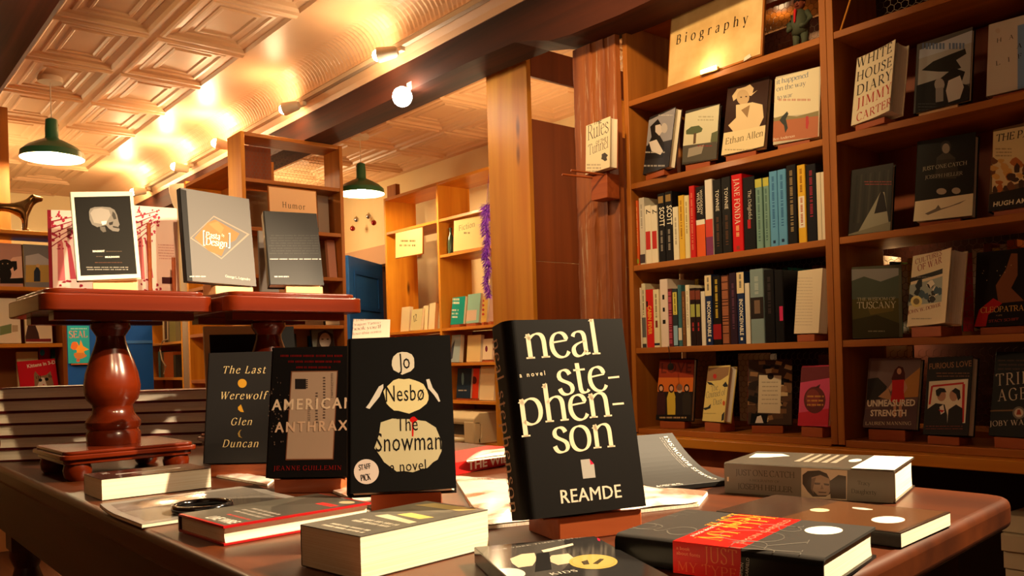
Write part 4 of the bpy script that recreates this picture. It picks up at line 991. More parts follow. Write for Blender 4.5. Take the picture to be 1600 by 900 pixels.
# glossy wrinkled magazines spread in the middle of the table
def crumple(name, label, pts, z, t, amp, m, seed, cat='magazine'):
    r = random.Random(seed); ph = [(r.uniform(20, 60), r.uniform(20, 60), r.uniform(0, 6), r.uniform(.4, 1)) for _ in range(7)]
    n = 30; vs = []; fs = []
    for i in range(n + 1):
        for j in range(n + 1):
            u, v = i / n, j / n
            p = (pts[0] * (1 - u) + pts[1] * u) * (1 - v) + (pts[3] * (1 - u) + pts[2] * u) * v
            q = sum(w * math.sin(a * p.x + b * p.y + c) for a, b, c, w in ph) / 3.0
            e = min(u, 1 - u, v, 1 - v) * 8
            vs.append((p.x, p.y, z + t + amp * (0.5 + 0.5 * abs(q)) * (0.35 + .65 * min(1, e))))
    for i in range(n):
        for j in range(n):
            a = i * (n + 1) + j; fs.append((a, a + n + 1, a + n + 2, a + 1))
    root = empty(name, label, cat, Matrix.Identity(4))
    MB().add(vs, fs, m).build('cover', parent=root, smooth=True, recalc=False)
    b = MB(); b.add([(p.x, p.y, z) for p in pts] + [(p.x, p.y, z + t) for p in pts], [(0, 1, 2, 3), (0, 4, 5, 1), (1, 5, 6, 2), (2, 6, 7, 3), (3, 7, 4, 0), (4, 7, 6, 5)], M_PAGEW)
    b.build('page_block', parent=root)
M_GLOSSW = blotch('glossy_paper_crinkle_light', (168, 128, 106), (252, 246, 234), 11, 0.16, 0.5, 0.5, 0.40, 0.52)  # blotches put the highlights and shade of the crinkles into the colour
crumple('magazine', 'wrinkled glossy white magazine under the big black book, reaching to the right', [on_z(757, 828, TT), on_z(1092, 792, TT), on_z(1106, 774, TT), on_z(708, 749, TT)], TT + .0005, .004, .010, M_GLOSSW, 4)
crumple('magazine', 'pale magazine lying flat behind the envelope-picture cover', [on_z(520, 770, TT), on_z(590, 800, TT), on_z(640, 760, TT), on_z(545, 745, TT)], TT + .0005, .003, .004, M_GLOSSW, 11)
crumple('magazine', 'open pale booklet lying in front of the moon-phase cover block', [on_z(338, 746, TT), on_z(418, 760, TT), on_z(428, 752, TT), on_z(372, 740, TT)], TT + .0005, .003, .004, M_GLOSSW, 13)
# red banner paperback and pale book between snowman and big black book
qa = on_z(716, 742, TT); qb = on_z(788, 727, TT)
yw = math.degrees(math.atan2(qb.y - qa.y, qb.x - qa.x))
wr = empty('book', 'red paperback with white block capitals on its side, lying behind the snowman cover', 'book', Matrix.Translation((qa.x, qa.y, TT + .0005)) @ Matrix.Rotation(math.radians(yw), 4, 'Z'))
wl = (qb - qa).length
wm = MB(); wm.box((-.02, 0, 0), (wl + .12, .13, .0235), mat((196, 30, 28), .35))
va, fa, wd = text_sans('THE WILD', .03)
wm.add([(.03 + x * (wl * 1.05) / wd, -.0004, .005 + y * .0175 / .72) for x, y in va], fa, mat((242, 226, 206), .5)); wm.build('cover', parent=wr, recalc=False)
MB().box((-.022, .003, .003), (wl + .122, .133, .0205), M_PAGE).build('page_block', parent=wr)
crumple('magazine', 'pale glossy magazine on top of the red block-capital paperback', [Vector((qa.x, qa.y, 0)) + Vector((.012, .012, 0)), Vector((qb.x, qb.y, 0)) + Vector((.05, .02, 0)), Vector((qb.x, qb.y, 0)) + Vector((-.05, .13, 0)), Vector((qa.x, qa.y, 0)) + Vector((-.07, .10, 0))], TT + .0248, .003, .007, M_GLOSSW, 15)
# stacks of hardcovers behind the left pedestal, fore-edges out
def stack(n, ox, oy, yaw, t, labels, group, seed, L=.245, Wd=.165):
    r = random.Random(seed); z = TT + .0005
    for k in range(n):
        a = yaw + r.uniform(-3, 3); dx, dy = r.uniform(-.006, .006), r.uniform(-.006, .006)
        # fore-edge (local +x) faces the camera: local x = direction yaw-90
        Mx = Matrix.Translation((ox + dx, oy + dy, z + t)) @ Matrix.Rotation(math.radians(a - 90), 4, 'Z') @ Matrix.Translation((-Wd, 0, 0)) @ Matrix.Rotation(-PI / 2, 4, 'X')
        book('book', labels[k], Mx, Wd, L, t - .0006, (92, 24, 24), (92, 24, 24), (92, 24, 24), pages=M_PAGEW, rough=.3, group=group)
        z += t
ORD = ['bottom', 'second', 'third', 'fourth', 'fifth', 'sixth', 'top']
q = on_z(4, 722, TT)
stack(6, q.x - .02, q.y - .01, 52, .0305, [f'dark red hardcover, {w} of the stack left of the pedestal column' for w in ('lowest', 'second from bottom', 'third from bottom', 'fourth from bottom', 'fifth from bottom', 'topmost')], 'dark red hardcovers stacked left of the column', 2)
q = EYE + ray(196, 684) * 2.44
stack(5, q.x, q.y, 52, .0315, [f'dark red hardcover, {w} of the stack right of the pedestal column' for w in ('lowest', 'second from bottom', 'middle one', 'second from top', 'topmost')], 'dark red hardcovers stacked right of the column', 5)
# brown hardcover on edge and two black-faced books behind the moon-phase cover
def frm(A): A.rect(.10, .0, .97, .93, (14, 13, 13)); A.ell(.55, .7, .03, .03, (60, 30, 20), 8)
book('book', 'black book with a cream border standing behind the moon-phase cover', pose(-2.156, .786, TT + .006, 75, 11), .138, .327, .022, (168, 136, 96), (150, 120, 84), BLK, rough=.5, art=uvart(frm))
book('book', 'narrow black book standing behind the envelope-picture cover', pose(-2.135, .962, TT + .0065, 75, 11), .06, .325, .03, (16, 15, 15), BLK, BLK, rough=.5)

# ------------------------------------------------------------------ books on the two pedestal stands
ST = TT + .383
def maggot(A):
    A.poly([(115.5, 308), (203, 306), (214, 428), (126, 431)], BLK)
    sk = (150, 142, 134)
    A.poly([(139, 331), (141, 326), (148, 323.5), (160, 323), (172, 324), (179, 328), (183, 336), (185, 345), (187, 351), (185, 354), (187, 359), (185, 362), (176, 361), (170, 357), (166, 352), (160, 353), (152, 355), (144, 351), (140, 343)], (120, 114, 108))
    A.poly([(141, 333), (146, 327), (158, 325), (170, 328), (173, 336), (168, 345), (158, 350), (147, 348)], sk)
    A.poly([(158, 346), (167, 345), (166, 350), (160, 352)], (226, 218, 206)); A.poly([(176, 330), (180, 334), (182, 342), (178, 343), (175, 337)], (60, 56, 52)); A.poly([(170, 348), (177, 346), (176, 351), (171, 352)], (44, 40, 38))
    A.poly([(176, 353), (186, 355), (185.5, 357), (177, 355.5)], (46, 42, 40)); A.poly([(156, 354), (164, 354), (166, 362), (161, 363), (157, 359)], (96, 90, 84))
    A.text('MAGGOT', 145, 394, 163.5, 393.7, (232, 226, 214), 1.1, 't', .05); A.lines(165, 391.5, 191, 394, 1, (110, 90, 70)); A.lines(150, 399.5, 161, 402, 1, (110, 90, 70)); A.text('MULDOON', 164.5, 403, 186.5, 402.5, (232, 226, 214), 1.0, 't', .05)
    A.lines(147, 409, 192, 411.5, 1, (110, 70, 50)); A.lines(134, 416, 202, 423, 2, (170, 164, 156), 3, .4)
Mb = pose(-1.947, .443, ST + .026, 72.6, 14.7, -3.5)
book('book', 'black poetry book with an x-ray skull and white border, on the left stand', Mb, .124, .201, .012, (236, 226, 204), (60, 56, 52), (236, 226, 204), rough=.4, art=maggot, pages=M_PAGEW)
easel(Mb, .124, .012, ST + .0005, 'pale wooden block holding the skull cover', (.24, .94), M_BLOCKL, depth=.07)
def pinktree(A, back):
    P_ = (176, 50, 74)
    A.rect(.0, .0, .06, 1, (130, 24, 40))
    A.poly([(.14, .2), (.26, .2), (.24, .62), (.22, .66), (.15, .64)], (206, 110, 116)); A.poly([(.34, .22), (.44, .22), (.36, .60), (.30, .62)], (190, 80, 94))
    r = random.Random(4)
    for k in range(70):
        u, v = r.uniform(.05, .62), r.uniform(.56, .98)
        if u * .9 + (1 - v) < .78: A.ell(u, v, r.uniform(.015, .035), r.uniform(.008, .022), P_ if k % 3 else (150, 34, 58), 6, .4)
    for k in range(5): A.poly([(.06, .58 + .07 * k), (.5 + .03 * k, .80 + .04 * k), (.5 + .03 * k, .805 + .04 * k), (.06, .595 + .07 * k)], (140, 30, 52))
    for k in range(14): A.ell(.08 + .55 * r.random(), .03 + .18 * r.random(), .03, .015, (150, 34, 58), 6, .5)
    if back: A.lines(.55, .42, .92, .6, 6, (196, 120, 120), 2, .3); A.rect(.62, .16, .88, .23, (70, 30, 36))
Mb = pose(-2.117, .426, ST + .0008, 70, 1)
book('book', 'pale pink book printed with a crimson tree, left of the skull cover', Mb, .125, .198, .02, (240, 206, 198), (130, 24, 40), (240, 206, 198), art=lambda A: (setattr(A, 'uv', True), pinktree(A, False)), rough=.4)
Mb = pose(-2.047, .583, ST + .0008, 84, 1)
book('book', 'pale pink book showing a crimson tree and barcode, right of the skull cover', Mb, .102, .212, .02, (240, 206, 198), (130, 24, 40), (240, 206, 198), art=lambda A: (setattr(A, 'uv', True), pinktree(A, True)), rough=.4)
eb = empty('book_easel', 'thin wooden rod easel in front of the pink barcode cover', 'easel', Matrix.Translation((-1.985, .590, ST + .0005)) @ Matrix.Rotation(math.radians(88), 4, 'Z'))
MB().box((-.005, 0, 0), (.078, .012, .012), M_BLOCK).build('base_bar', parent=eb, bevel=.001)
MB().tube([(0.014, .006, .01), (0.016, .012, .165)], .0045, 8, M_BLOCK).build('rod', parent=eb)
MB().tube([(0.066, .006, .01), (0.068, .012, .09)], .0045, 8, M_BLOCK).build('rod', parent=eb)
def pasta(A):
    A.poly([(281, 295), (291, 297.5), (301, 443), (290, 442)], (34, 33, 34))
    A.poly([(297, 372), (334, 337), (390, 366), (346, 405)], (146, 130, 116)); A.poly([(299, 371.5), (334, 339), (386, 366), (346, 403)], (104, 101, 100)); A.poly([(304, 372), (324, 348), (336, 343), (352, 352), (374, 365), (368, 375), (354, 382), (346, 400), (326, 392)], (150, 104, 64)); A.poly([(326, 350), (340, 346), (350, 356), (345, 366)], (164, 116, 72))
    A.text('Pasta', 321, 371, 344, 374, (240, 230, 214), 1.25, 's', .4, 0, .2); A.text('by', 346, 369, 351, 370, (240, 230, 214), 1.1, 's', 0, 0, .2); A.text('Design', 321, 382, 355, 386, (240, 230, 214), 1.2, 's', .4, 0, .2)
    for x0, y0, s in ((317, 360, 1), (360, 364, -1)): A.poly([(x0, y0), (x0 + 3 * s, y0), (x0 + 3.5 * s, y0 + 24), (x0 + .5 * s, y0 + 24)], (236, 226, 210)); A.poly([(x0 + 1.2 * s, y0 + 1.5), (x0 + 3.2 * s, y0 + 1.5), (x0 + 3.6 * s, y0 + 22.5), (x0 + 1.6 * s, y0 + 22.5)], (104, 101, 100))
    A.text('George L. Legendre', 352, 433, 391, 438.5, (236, 226, 210), 1.0, 's'); A.lines(296, 430, 322, 434, 1, (226, 216, 200), 3, .5)
Mb = pose(-1.884, .650, ST + .0275, 99.5, 8.1, 1.6)
book('book', 'grey clothbound book with an orange diamond on its cover', Mb, .171, .211, .02, (104, 101, 100), (34, 33, 34), (104, 101, 100), rough=.6, art=pasta, lip=.003)
easel(Mb, .171, .02, ST + .0005, 'pale wooden block holding the orange diamond cover', (.40, .96), M_BLOCKL, depth=.06)
def darkb(A):
    A.lines(421, 404, 506, 405.5, 1, (226, 222, 214), 3, .9); A.lines(428, 431, 452, 433.5, 1, (226, 222, 214), 5, .8); A.lines(420, 366, 499, 398, 8, (80, 78, 76), 6, .25)
Mb = pose(-1.886, .839, ST + .026, 76.4, 17.3, .3)
book('book', 'crinkled charcoal jacketed book on the farther pedestal stand', Mb, .128, .189, .03, (40, 39, 40), BLK, BLK, rough=.28, art=darkb, coat=.2)
easel(Mb, .128, .03, ST + .0005, 'pale wooden block holding the crinkled charcoal cover', (.3, .98), M_BLOCKL, depth=.09)
book('book', 'thin grey book standing between the orange diamond and charcoal covers', pose(-2.06, .890, ST + .0008, 70, 2), .06, .178, .015, (120, 112, 108), (96, 90, 88), (96, 90, 88))
# ------------------------------------------------------------------ spine rows of the first bookcase bay
def spine_art(d):
    def f(A): A.uv = True; d(A)
    f.uv = True
    return f
def spine_row(data, zs, group, seed):
    r = random.Random(seed); prev = None
    for k, (x0, x1, ty, col, desc, deco) in enumerate(data):
        xm = (x0 + x1) / 2; yf = YB + .022 + r.uniform(0, .008)
        a = on_y(x0, 360 if zs > 1.2 else 500, yf).x; b = on_y(x1, 360 if zs > 1.2 else 500, yf).x; hh = on_y(xm, ty, yf).z - zs - .0008
        if prev is not None and a < prev + .0006: a = prev + .0006
        a = max(a, -2.1645)
        if b < a + .008: b = a + .008
        t = b - a; prev = b
        # spine faces -y: local x -> +y, thickness (local y) -> -x
        Mx = Matrix.Translation((b, yf, zs + .0006)) @ Matrix.Rotation(PI / 2, 4, 'Z')
        book('book', desc, Mx, min(.16, hh * .66), hh, t, col, col, col, rough=.4, soft=hh < .215, sart=spine_art(deco) if deco else None, group=group)
def T(s, v0, v1, col, k=1.0, u=.30, font='t', bold=0.0, track=.05):
    """title running down the spine"""
    return lambda A: A.text(s, u, v1, u, v0, col, k, font, bold, track)
def band(v0, v1, col): return lambda A: A.rect(0.02, v0, .98, v1, col)
def blk(u0, u1, v0, v1, col): return lambda A: A.rect(u0, v0, u1, v1, col)
def ln(v0, v1, col, u0=.36, u1=.64, seed=3):
    def f(A):
        r = random.Random(seed); v = v1
        while v > v0 + .01:
            l = r.uniform(.010, .016); e = max(v - l, v0); A.poly([(u0, e), (u1, e), (u1, v), (u0, v)], col); v = e - (.006 if r.random() < .82 else .022)
    return f
def seq(*fs): return lambda A: [f(A) for f in fs]
WH = (236, 228, 206); GY = (150, 142, 130); DK = (28, 24, 24)
rowC = [
 (986, 997, 314, (214, 92, 40), 'orange spine at the left end of the upper spine row', seq(ln(.3, .9, (240, 190, 120)), band(.03, .1, (150, 170, 60)))),
 (997, 1007, 309, (206, 198, 180), 'pale grey spine next to the orange one, upper spine row', seq(ln(.55, .9, GY), band(.03, .16, (70, 60, 64)))),
 (1007.5, 1017, 321, (232, 222, 196), 'cream spine with a red block, first of the matching pair, upper spine row', seq(T('2', .86, .94, DK, 1.0), blk(.12, .88, .25, .56, (196, 52, 48)))),
 (1017.5, 1027, 321, (232, 222, 196), 'cream spine with a red block, second of the matching pair, upper spine row', seq(T('2', .86, .94, DK, 1.0), blk(.12, .88, .25, .56, (196, 52, 48)))),
 (1028, 1039, 302, (26, 24, 26), 'black spine with white capitals, first of two, right of the red-block pair', seq(blk(.15, .85, .86, .96, (150, 120, 70)), T('SCOTT', .52, .8, WH, 1.5, .30, 't', .02), ln(.16, .46, GY))),
 (1039.5, 1051, 299, (26, 24, 26), 'black spine with white capitals, second of two, left of the yellow spine', seq(blk(.15, .85, .86, .96, (150, 120, 70)), T('SCOTT', .52, .8, WH, 1.5, .30, 't', .02), ln(.16, .46, GY))),
 (1051.5, 1060, 323, (228, 220, 190), 'short cream spine between the black pair and the yellow spine', ln(.3, .8, (150, 140, 120))),
 (1060.5, 1069, 305, (222, 178, 62), 'yellow spine between two cream ones, upper spine row', ln(.3, .92, (150, 100, 30))),
 (1069.5, 1077, 305, (224, 212, 160), 'pale cream spine left of the narrow red spine', ln(.4, .9, (160, 140, 90))),
 (1077.5, 1086, 290, (196, 36, 34), 'narrow red spine left of the black and orange one', ln(.1, .9, (220, 120, 90))),
 (1086.5, 1102, 291, (30, 26, 28), 'black and orange spine with a white stripe', seq(band(.0, .46, (222, 92, 40)), band(.46, .53, WH), T('WOODROW', .60, .95, WH, 1.0, .52), T('WILSON', .64, .92, WH, 1.0, .16))),
 (1102.5, 1114, 280, (232, 222, 206), 'white spine with a red and purple foot', seq(band(.0, .25, (124, 54, 96)), band(.25, .48, (206, 66, 56)))),
 (1114.5, 1128, 280, (28, 26, 26), 'black spine with thin white title, first of the tall twins', seq(T('TOWNIE', .58, .86, WH, 1.1, .35), ln(.1, .5, (90, 60, 40)))),
 (1128.5, 1143, 276, (28, 26, 26), 'second tall black twin spine with thin white title, left of the bright red one', seq(T('TOWNIE', .58, .86, WH, 1.1, .35), ln(.1, .5, (90, 60, 40)))),
 (1143.5, 1161, 272, (206, 28, 30), 'bright red spine lettered in white capitals, middle of the upper spine row', seq(T('JANE FONDA', .36, .95, WH, 1.3, .28, 's', .2), ln(.2, .34, (240, 180, 120)), blk(.35, .65, .03, .08, (150, 60, 40)))),
 (1161.5, 1181, 276, (20, 18, 20), 'wide black spine with white script right of the bright red one', seq(T('The Delightful', .42, .82, WH, 1.1, .45, 's', -.2, 0), blk(.35, .6, .3, .42, (170, 30, 36)))),
 (1181.5, 1192, 279, (116, 152, 140), 'grey-green spine with a yellow head, first of two', seq(band(.88, 1, (190, 186, 80)), ln(.1, .84, (70, 100, 96)))),
 (1192.5, 1203, 277, (116, 152, 140), 'grey-green spine with a yellow head, second of two', seq(band(.88, 1, (190, 186, 80)), ln(.1, .84, (70, 100, 96)))),
 (1203.5, 1216, 267, (92, 154, 196), 'sky blue spine, first of two', seq(ln(.25, .93, (50, 100, 150)), blk(.35, .65, .05, .09, (30, 50, 80)))),
 (1216.5, 1230, 264, (92, 154, 196), 'sky blue spine, second of two', seq(ln(.25, .93, (50, 100, 150)), blk(.35, .65, .05, .09, (30, 50, 80)))),
 (1230.5, 1246, 257, (24, 22, 24), 'black spine between the sky blue and the yellow ones', ln(.15, .93, (150, 130, 90))),
 (1246.5, 1260, 257, (226, 178, 48), 'golden yellow spine with a white oval near the right end', seq(ln(.64, .95, (150, 90, 20)), blk(.14, .86, .2, .6, WH), ln(.23, .58, (180, 90, 40)))),
 (1260.5, 1277, 256, (26, 26, 32), 'dark navy spine right of the golden yellow one', ln(.3, .92, (150, 40, 60))),
 (1277.5, 1284, 269, (222, 210, 180), 'thin cream spine, next to last on the upper spine row', None),
 (1284.5, 1291, 268, (228, 216, 188), 'thin cream spine at the right end of the upper spine row', None),
]
spine_row(rowC, SH[2], 'books on the upper spine row', 1)
rowD = [
 (991, 1000, 450, (226, 212, 188), 'white spine at the left end of the lower spine row', ln(.4, .8, (180, 170, 150))),
 (1000.5, 1009, 443, (214, 206, 172), 'cream and grey spine, second on the lower spine row', seq(band(.16, .47, (96, 96, 96)), band(.0, .06, (60, 60, 60)), ln(.5, .9, (90, 84, 70)))),
 (1009.5, 1021, 452, (206, 40, 34), 'red spine with orange capitals on the lower spine row', seq(T('CABIN FEVER', .22, .72, (240, 170, 60), 1.4, .28, 't', .03), blk(.1, .3, .7, .8, DK))),
 (1021.5, 1030, 452, (226, 216, 176), 'cream spine with a small figure, right of the red one', seq(ln(.5, .92, (120, 110, 80)), blk(.3, .7, .34, .46, (120, 50, 40)), band(.03, .07, (40, 50, 70)))),
 (1030.5, 1044, 436, (224, 206, 192), 'wide white spine with three little dark figures', seq(blk(.35, .6, .70, .77, DK), blk(.35, .62, .52, .58, DK), blk(.3, .66, .34, .4, DK))),
 (1044.5, 1051, 451, (96, 34, 40), 'dark red patterned spine right of the wide white one', ln(.05, .95, (190, 80, 100), .1, .8)),
 (1051.5, 1059, 451, (44, 54, 58), 'dark spine with a yellow label and pale blue foot', seq(blk(.08, .92, .55, .94, (208, 196, 92)), ln(.56, .92, (90, 80, 30)), blk(.08, .92, .02, .36, (140, 178, 200)))),
 (1059.5, 1065, 445, (60, 104, 112), 'narrow teal spine on the lower spine row', band(.1, .3, (210, 200, 180))),
 (1065.5, 1071, 455, (110, 72, 44), 'narrow brown spine right of the teal one', ln(.2, .9, (170, 120, 70))),
 (1071.5, 1078, 445, (232, 224, 196), 'white spine between the brown and the dark twin spines', ln(.3, .9, (170, 160, 130))),
 (1078.5, 1087, 450, (38, 24, 24), 'dark spine with an olive label, first of twins', seq(blk(.12, .88, .5, .72, (160, 164, 84)), band(.8, .96, (120, 60, 44)), ln(.25, .4, (200, 60, 60)))),
 (1087.5, 1095, 450, (38, 24, 24), 'dark spine with an olive label, second of twins', seq(blk(.12, .88, .5, .72, (160, 164, 84)), band(.8, .96, (120, 60, 44)), ln(.25, .4, (200, 60, 60)))),
 (1095.8, 1102, 455, (220, 212, 194), 'thin pale spine left of the first navy one', None),
 (1102.5, 1113, 429, (28, 44, 82), 'navy spine with cream head and white capitals, left one of the pair', seq(band(.70, .99, (226, 206, 160)), ln(.76, .96, (70, 70, 80)), T('INCONCEIVABLE', .12, .62, WH, 1.3, .30, 't', .02), blk(.35, .65, .05, .09, WH))),
 (1113.5, 1127, 431, (26, 22, 20), 'black spine with yellow lettering and a red foot', seq(ln(.36, .95, (200, 170, 60)), band(.08, .3, (150, 30, 34)))),
 (1127.5, 1140, 430, (84, 48, 36), 'brown mosaic patterned spine in the lower spine row', ln(.02, .98, (176, 110, 76), .12, .88)),
 (1140.5, 1152, 426, (48, 30, 44), 'dark plum spine between the mosaic and navy ones', ln(.2, .85, (100, 60, 80))),
 (1152.5, 1164, 424, (28, 44, 82), 'navy spine with cream head and white capitals, right one of the pair', seq(band(.70, .99, (226, 206, 160)), ln(.76, .96, (70, 70, 80)), T('INCONCEIVABLE', .12, .62, WH, 1.3, .30, 't', .02), blk(.35, .65, .05, .09, WH))),
 (1165, 1172, 442, (218, 210, 192), 'thin white spine right of the second navy one', None),
 (1173, 1194, 420, (128, 148, 148), 'wide grey-blue spine with a dark portrait', seq(band(.33, .62, (44, 36, 34)), blk(.3, .72, .4, .58, (120, 96, 78)), ln(.66, .9, (170, 184, 180)))),
 (1195, 1211, 421, (20, 18, 20), 'black spine right of the portrait one', ln(.4, .9, (60, 50, 50))),
 (1211.5, 1225, 422, (22, 20, 22), 'black spine with a pink label at the right end of the lower spine row', blk(.5, .9, .3, .5, (206, 50, 96))),
]
spine_row(rowD, SH[1], 'books on the lower spine row', 2)

# ------------------------------------------------------------------ cover-out books of the two bookcase bays
SD = {'b1': (-2.116, 2.411, 1.646, -12.8, 9.5, 1.2, .158, .218), 'b2': (-1.931, 2.409, 1.647, 11.4, 10.3, .7, .134, .201), 'b3': (-1.766, 2.415, 1.645, 6.5, 12.6, .1, .159, .250), 'b4': (-1.559, 2.405, 1.638, 9.7, 8.3, .3, .149, .227),
 'whd': (-1.300, 2.414, 1.641, -13.6, 10.7, -1.3, .148, .211), 'wed': (-1.127, 2.440, 1.640, -2, 9.7, -.2, .155, .207), 'half': (-.934, 2.445, 1.641, 3.8, 10.6, 0, .150, .204),
 'forest': (-1.328, 2.431, 1.3148, 3.7, 9.9, .1, .127, .205), 'catch': (-1.133, 2.437, 1.334, 6.7, 9.3, 1.0, .154, .236), 'pac': (-.942, 2.454, 1.335, -5.7, 10.9, 0, .150, .229),
 'tus': (-1.318, 2.423, 1.006, 25.8, 6.9, .5, .137, .217), 'war': (-1.156, 2.425, 1.037, -20.4, 9.3, -1, .150, .205), 'cleo': (-.974, 2.425, 1.028, 4.3, 10.5, 0, .150, .205),
 'unm': (-1.301, 2.436, .743, 4.6, 13.8, .7, .153, .211), 'fur': (-1.119, 2.424, .732, -5.3, 12.5, -1.4, .128, .220), 'tri': (-.949, 2.432, .737, -10.8, 11.4, 0, .150, .226),
 'love': (-2.102, 2.430, .736, 12.4, 9, .6, .143, .229), 'coun': (-1.903, 2.444, .739, -17.6, 10.6, -1.2, .128, .196), 'photo': (-1.706, 2.433, .736, 26.8, 10.2, .9, .143, .218), 'pink': (-1.517, 2.433, .739, -6.5, 9.8, -1.2, .112, .192), 'back': (-1.516, 2.425, 1.032, -16, 6, 1, .108, .200)}
def shelf_book(key, label, t, cols, art, zs, blabel, soft=False, pages=None, m=None, frac=(.1, .8)):
    x, y, z, yaw, tl, ro, w, h = SD[key]
    if z - zs <= .01: z = zs + .001 + t * math.sin(math.radians(tl)) + w * abs(math.sin(math.radians(ro)))
    Mx = pose(x, y, z, yaw, tl, ro)
    fl_ = {'whd': .022, 'war': .026, 'b3': .008}.get(key)
    book('book', label, Mx, w, h, t, *cols, soft=soft, art=art, rough=.5, pages=pages, bend=(lambda x: fl_ * max(0, x / w - .25) ** 2.2) if fl_ else None, flare=bool(fl_))
    if z - zs > .01: easel(Mx, w, t, zs + .0004, blabel, frac, m, tall=.07)
def silhouette(A, cx, cy, s, body, skin, hair):
    A.poly([(cx - 9 * s, cy + 26 * s), (cx - 8 * s, cy + 8 * s), (cx - 3 * s, cy + 4 * s), (cx + 3 * s, cy + 4 * s), (cx + 8 * s, cy + 8 * s), (cx + 9 * s, cy + 26 * s)], body)
    A.ell(cx, cy - 1 * s, 4.6 * s, 6 * s, hair, 14); A.ell(cx, cy, 3.3 * s, 4.4 * s, skin, 14)
def a_b1(A):
    A.poly([(1014, 188), (1056, 168), (1050, 218), (1010, 228)], (150, 146, 150)); A.poly([(1016, 198), (1028, 186), (1034, 196), (1030, 210), (1038, 224), (1036, 246), (1008, 250), (1010, 232), (1018, 214)], (30, 27, 28))
    A.poly([(1024, 196), (1032, 194), (1036, 204), (1030, 212), (1024, 206)], (206, 192, 180)); A.poly([(1014, 222), (1026, 218), (1036, 236), (1032, 242), (1018, 236)], (216, 204, 192)); A.ell(1038, 200, 5, 8, (190, 180, 172), 12)
    A.lines(1008, 236, 1040, 240, 1, (206, 196, 184), 3, .5); A.lines(1006, 262, 1040, 256, 1, (196, 186, 174), 4, .4); A.lines(1028, 182, 1052, 178, 1, (214, 208, 200), 6, .4)
def a_b2(A):
    A.poly([(1071, 178), (1124, 163), (1120, 224), (1067, 230)], (206, 198, 166)); A.poly([(1072, 204), (1080, 198), (1092, 196), (1098, 201), (1096, 206), (1084, 210), (1072, 210)], (86, 96, 66)); A.poly([(1112, 208), (1122, 204), (1121, 222), (1110, 222)], (96, 100, 72))
    A.poly([(1084, 208), (1088, 208), (1087, 224), (1083, 225)], (96, 74, 54)); A.poly([(1067, 228), (1120, 221), (1119, 248), (1066, 254)], (84, 78, 68)); A.poly([(1076, 232), (1100, 226), (1096, 240), (1074, 246)], (150, 140, 124)); A.lines(1090, 190, 1116, 180, 2, (150, 140, 110), 4, .4); A.lines(1090, 230, 1114, 226, 1, (150, 40, 40), 4, .5)
def a_b3(A):
    S = (214, 186, 142)
    A.poly([(1144, 150), (1152, 139), (1164, 136), (1172, 132), (1178, 138), (1176, 146), (1184, 141), (1174, 150), (1158, 148), (1146, 158)], S)
    A.ell(1161, 152, 10, 12, (196, 166, 124), 16); A.poly([(1150, 164), (1163, 162), (1176, 160), (1192, 164), (1194, 184), (1186, 200), (1170, 206), (1146, 206), (1138, 196), (1150, 184)], (222, 196, 152)); A.poly([(1158, 172), (1172, 164), (1168, 184)], (150, 120, 84)); A.ell(1158, 152, 1.6, 1, (60, 44, 30), 8); A.ell(1166, 151, 1.6, 1, (60, 44, 30), 8)
    A.poly([(1131, 208), (1198, 196), (1194, 229), (1127, 243)], (226, 206, 160)); A.text('Ethan Allen', 1133, 226, 1193, 213, (96, 76, 50), 1.25, 's', .1, .04); A.lines(1132, 232, 1180, 236, 1, (150, 130, 100), 4, .5)
def a_b4(A):
    A.poly([(1210, 124), (1280, 104), (1279, 176), (1206, 184)], (226, 214, 178)); A.poly([(1206, 186), (1225, 180), (1245, 182), (1279, 173), (1279, 182), (1206, 192)], (140, 128, 88)); A.poly([(1206, 190), (1279, 181), (1278, 214), (1205, 222)], (178, 106, 70))
    A.text('it happened', 1213, 132, 1263, 120, (70, 100, 140), 1.1, 's', .05); A.text('on the way', 1213, 143, 1259, 133, (96, 104, 120), 1.1, 's', .05); A.text('to war', 1214, 156, 1238, 151, (96, 104, 120), 1.1, 's', .05); A.lines(1216, 160, 1270, 152, 1, (190, 120, 100), 4, .4)
    A.poly([(1222, 182), (1230, 174), (1232, 178), (1228, 186), (1231, 200), (1227, 208), (1225, 196), (1221, 192), (1218, 188)], (52, 58, 54)); A.poly([(1259, 182), (1263, 181), (1264, 192), (1262, 202), (1259, 200)], (186, 60, 60))
    A.text('Ben Anderson', 1208, 220, 1242, 214, (236, 226, 200), 1, 's')
def a_whd(A):
    D = (50, 44, 40); R_ = (176, 44, 36)
    for s, y0, y1, c in (('WHITE', 107, 82, D), ('HOUSE', 128, 104, D), ('DIARY', 150, 125, D), ('JIMMY', 170, 146, R_), ('CARTER', 190, 166, R_)): A.text(s, 1338, y0, 1397, y1, c, 1.15, 's', .2, .08)
def a_wed(A):
    A.poly([(1437, 78), (1520, 47), (1517, 130), (1433, 150)], (176, 176, 170)); A.poly([(1437, 78), (1520, 47), (1519, 66), (1436, 92)], (190, 198, 206))
    A.lines(1440, 84, 1512, 60, 1, (110, 130, 160), 3, .4); A.poly([(1440, 110), (1458, 96), (1482, 86), (1508, 76), (1510, 84), (1494, 94), (1502, 106), (1484, 112), (1466, 112)], (44, 44, 40)); A.poly([(1432, 134), (1470, 122), (1490, 106), (1508, 112), (1502, 130), (1514, 134), (1518, 160), (1430, 178)], (40, 40, 40))
    A.poly([(1482, 126), (1500, 118), (1506, 136), (1500, 154), (1482, 160), (1478, 142)], (206, 202, 194)); A.ell(1468, 132, 8, 10, (170, 164, 156), 12); A.poly([(1462, 138), (1474, 136), (1474, 158), (1462, 160)], (150, 146, 140)); A.lines(1434, 160, 1464, 174, 3, (90, 88, 84), 3, .3)
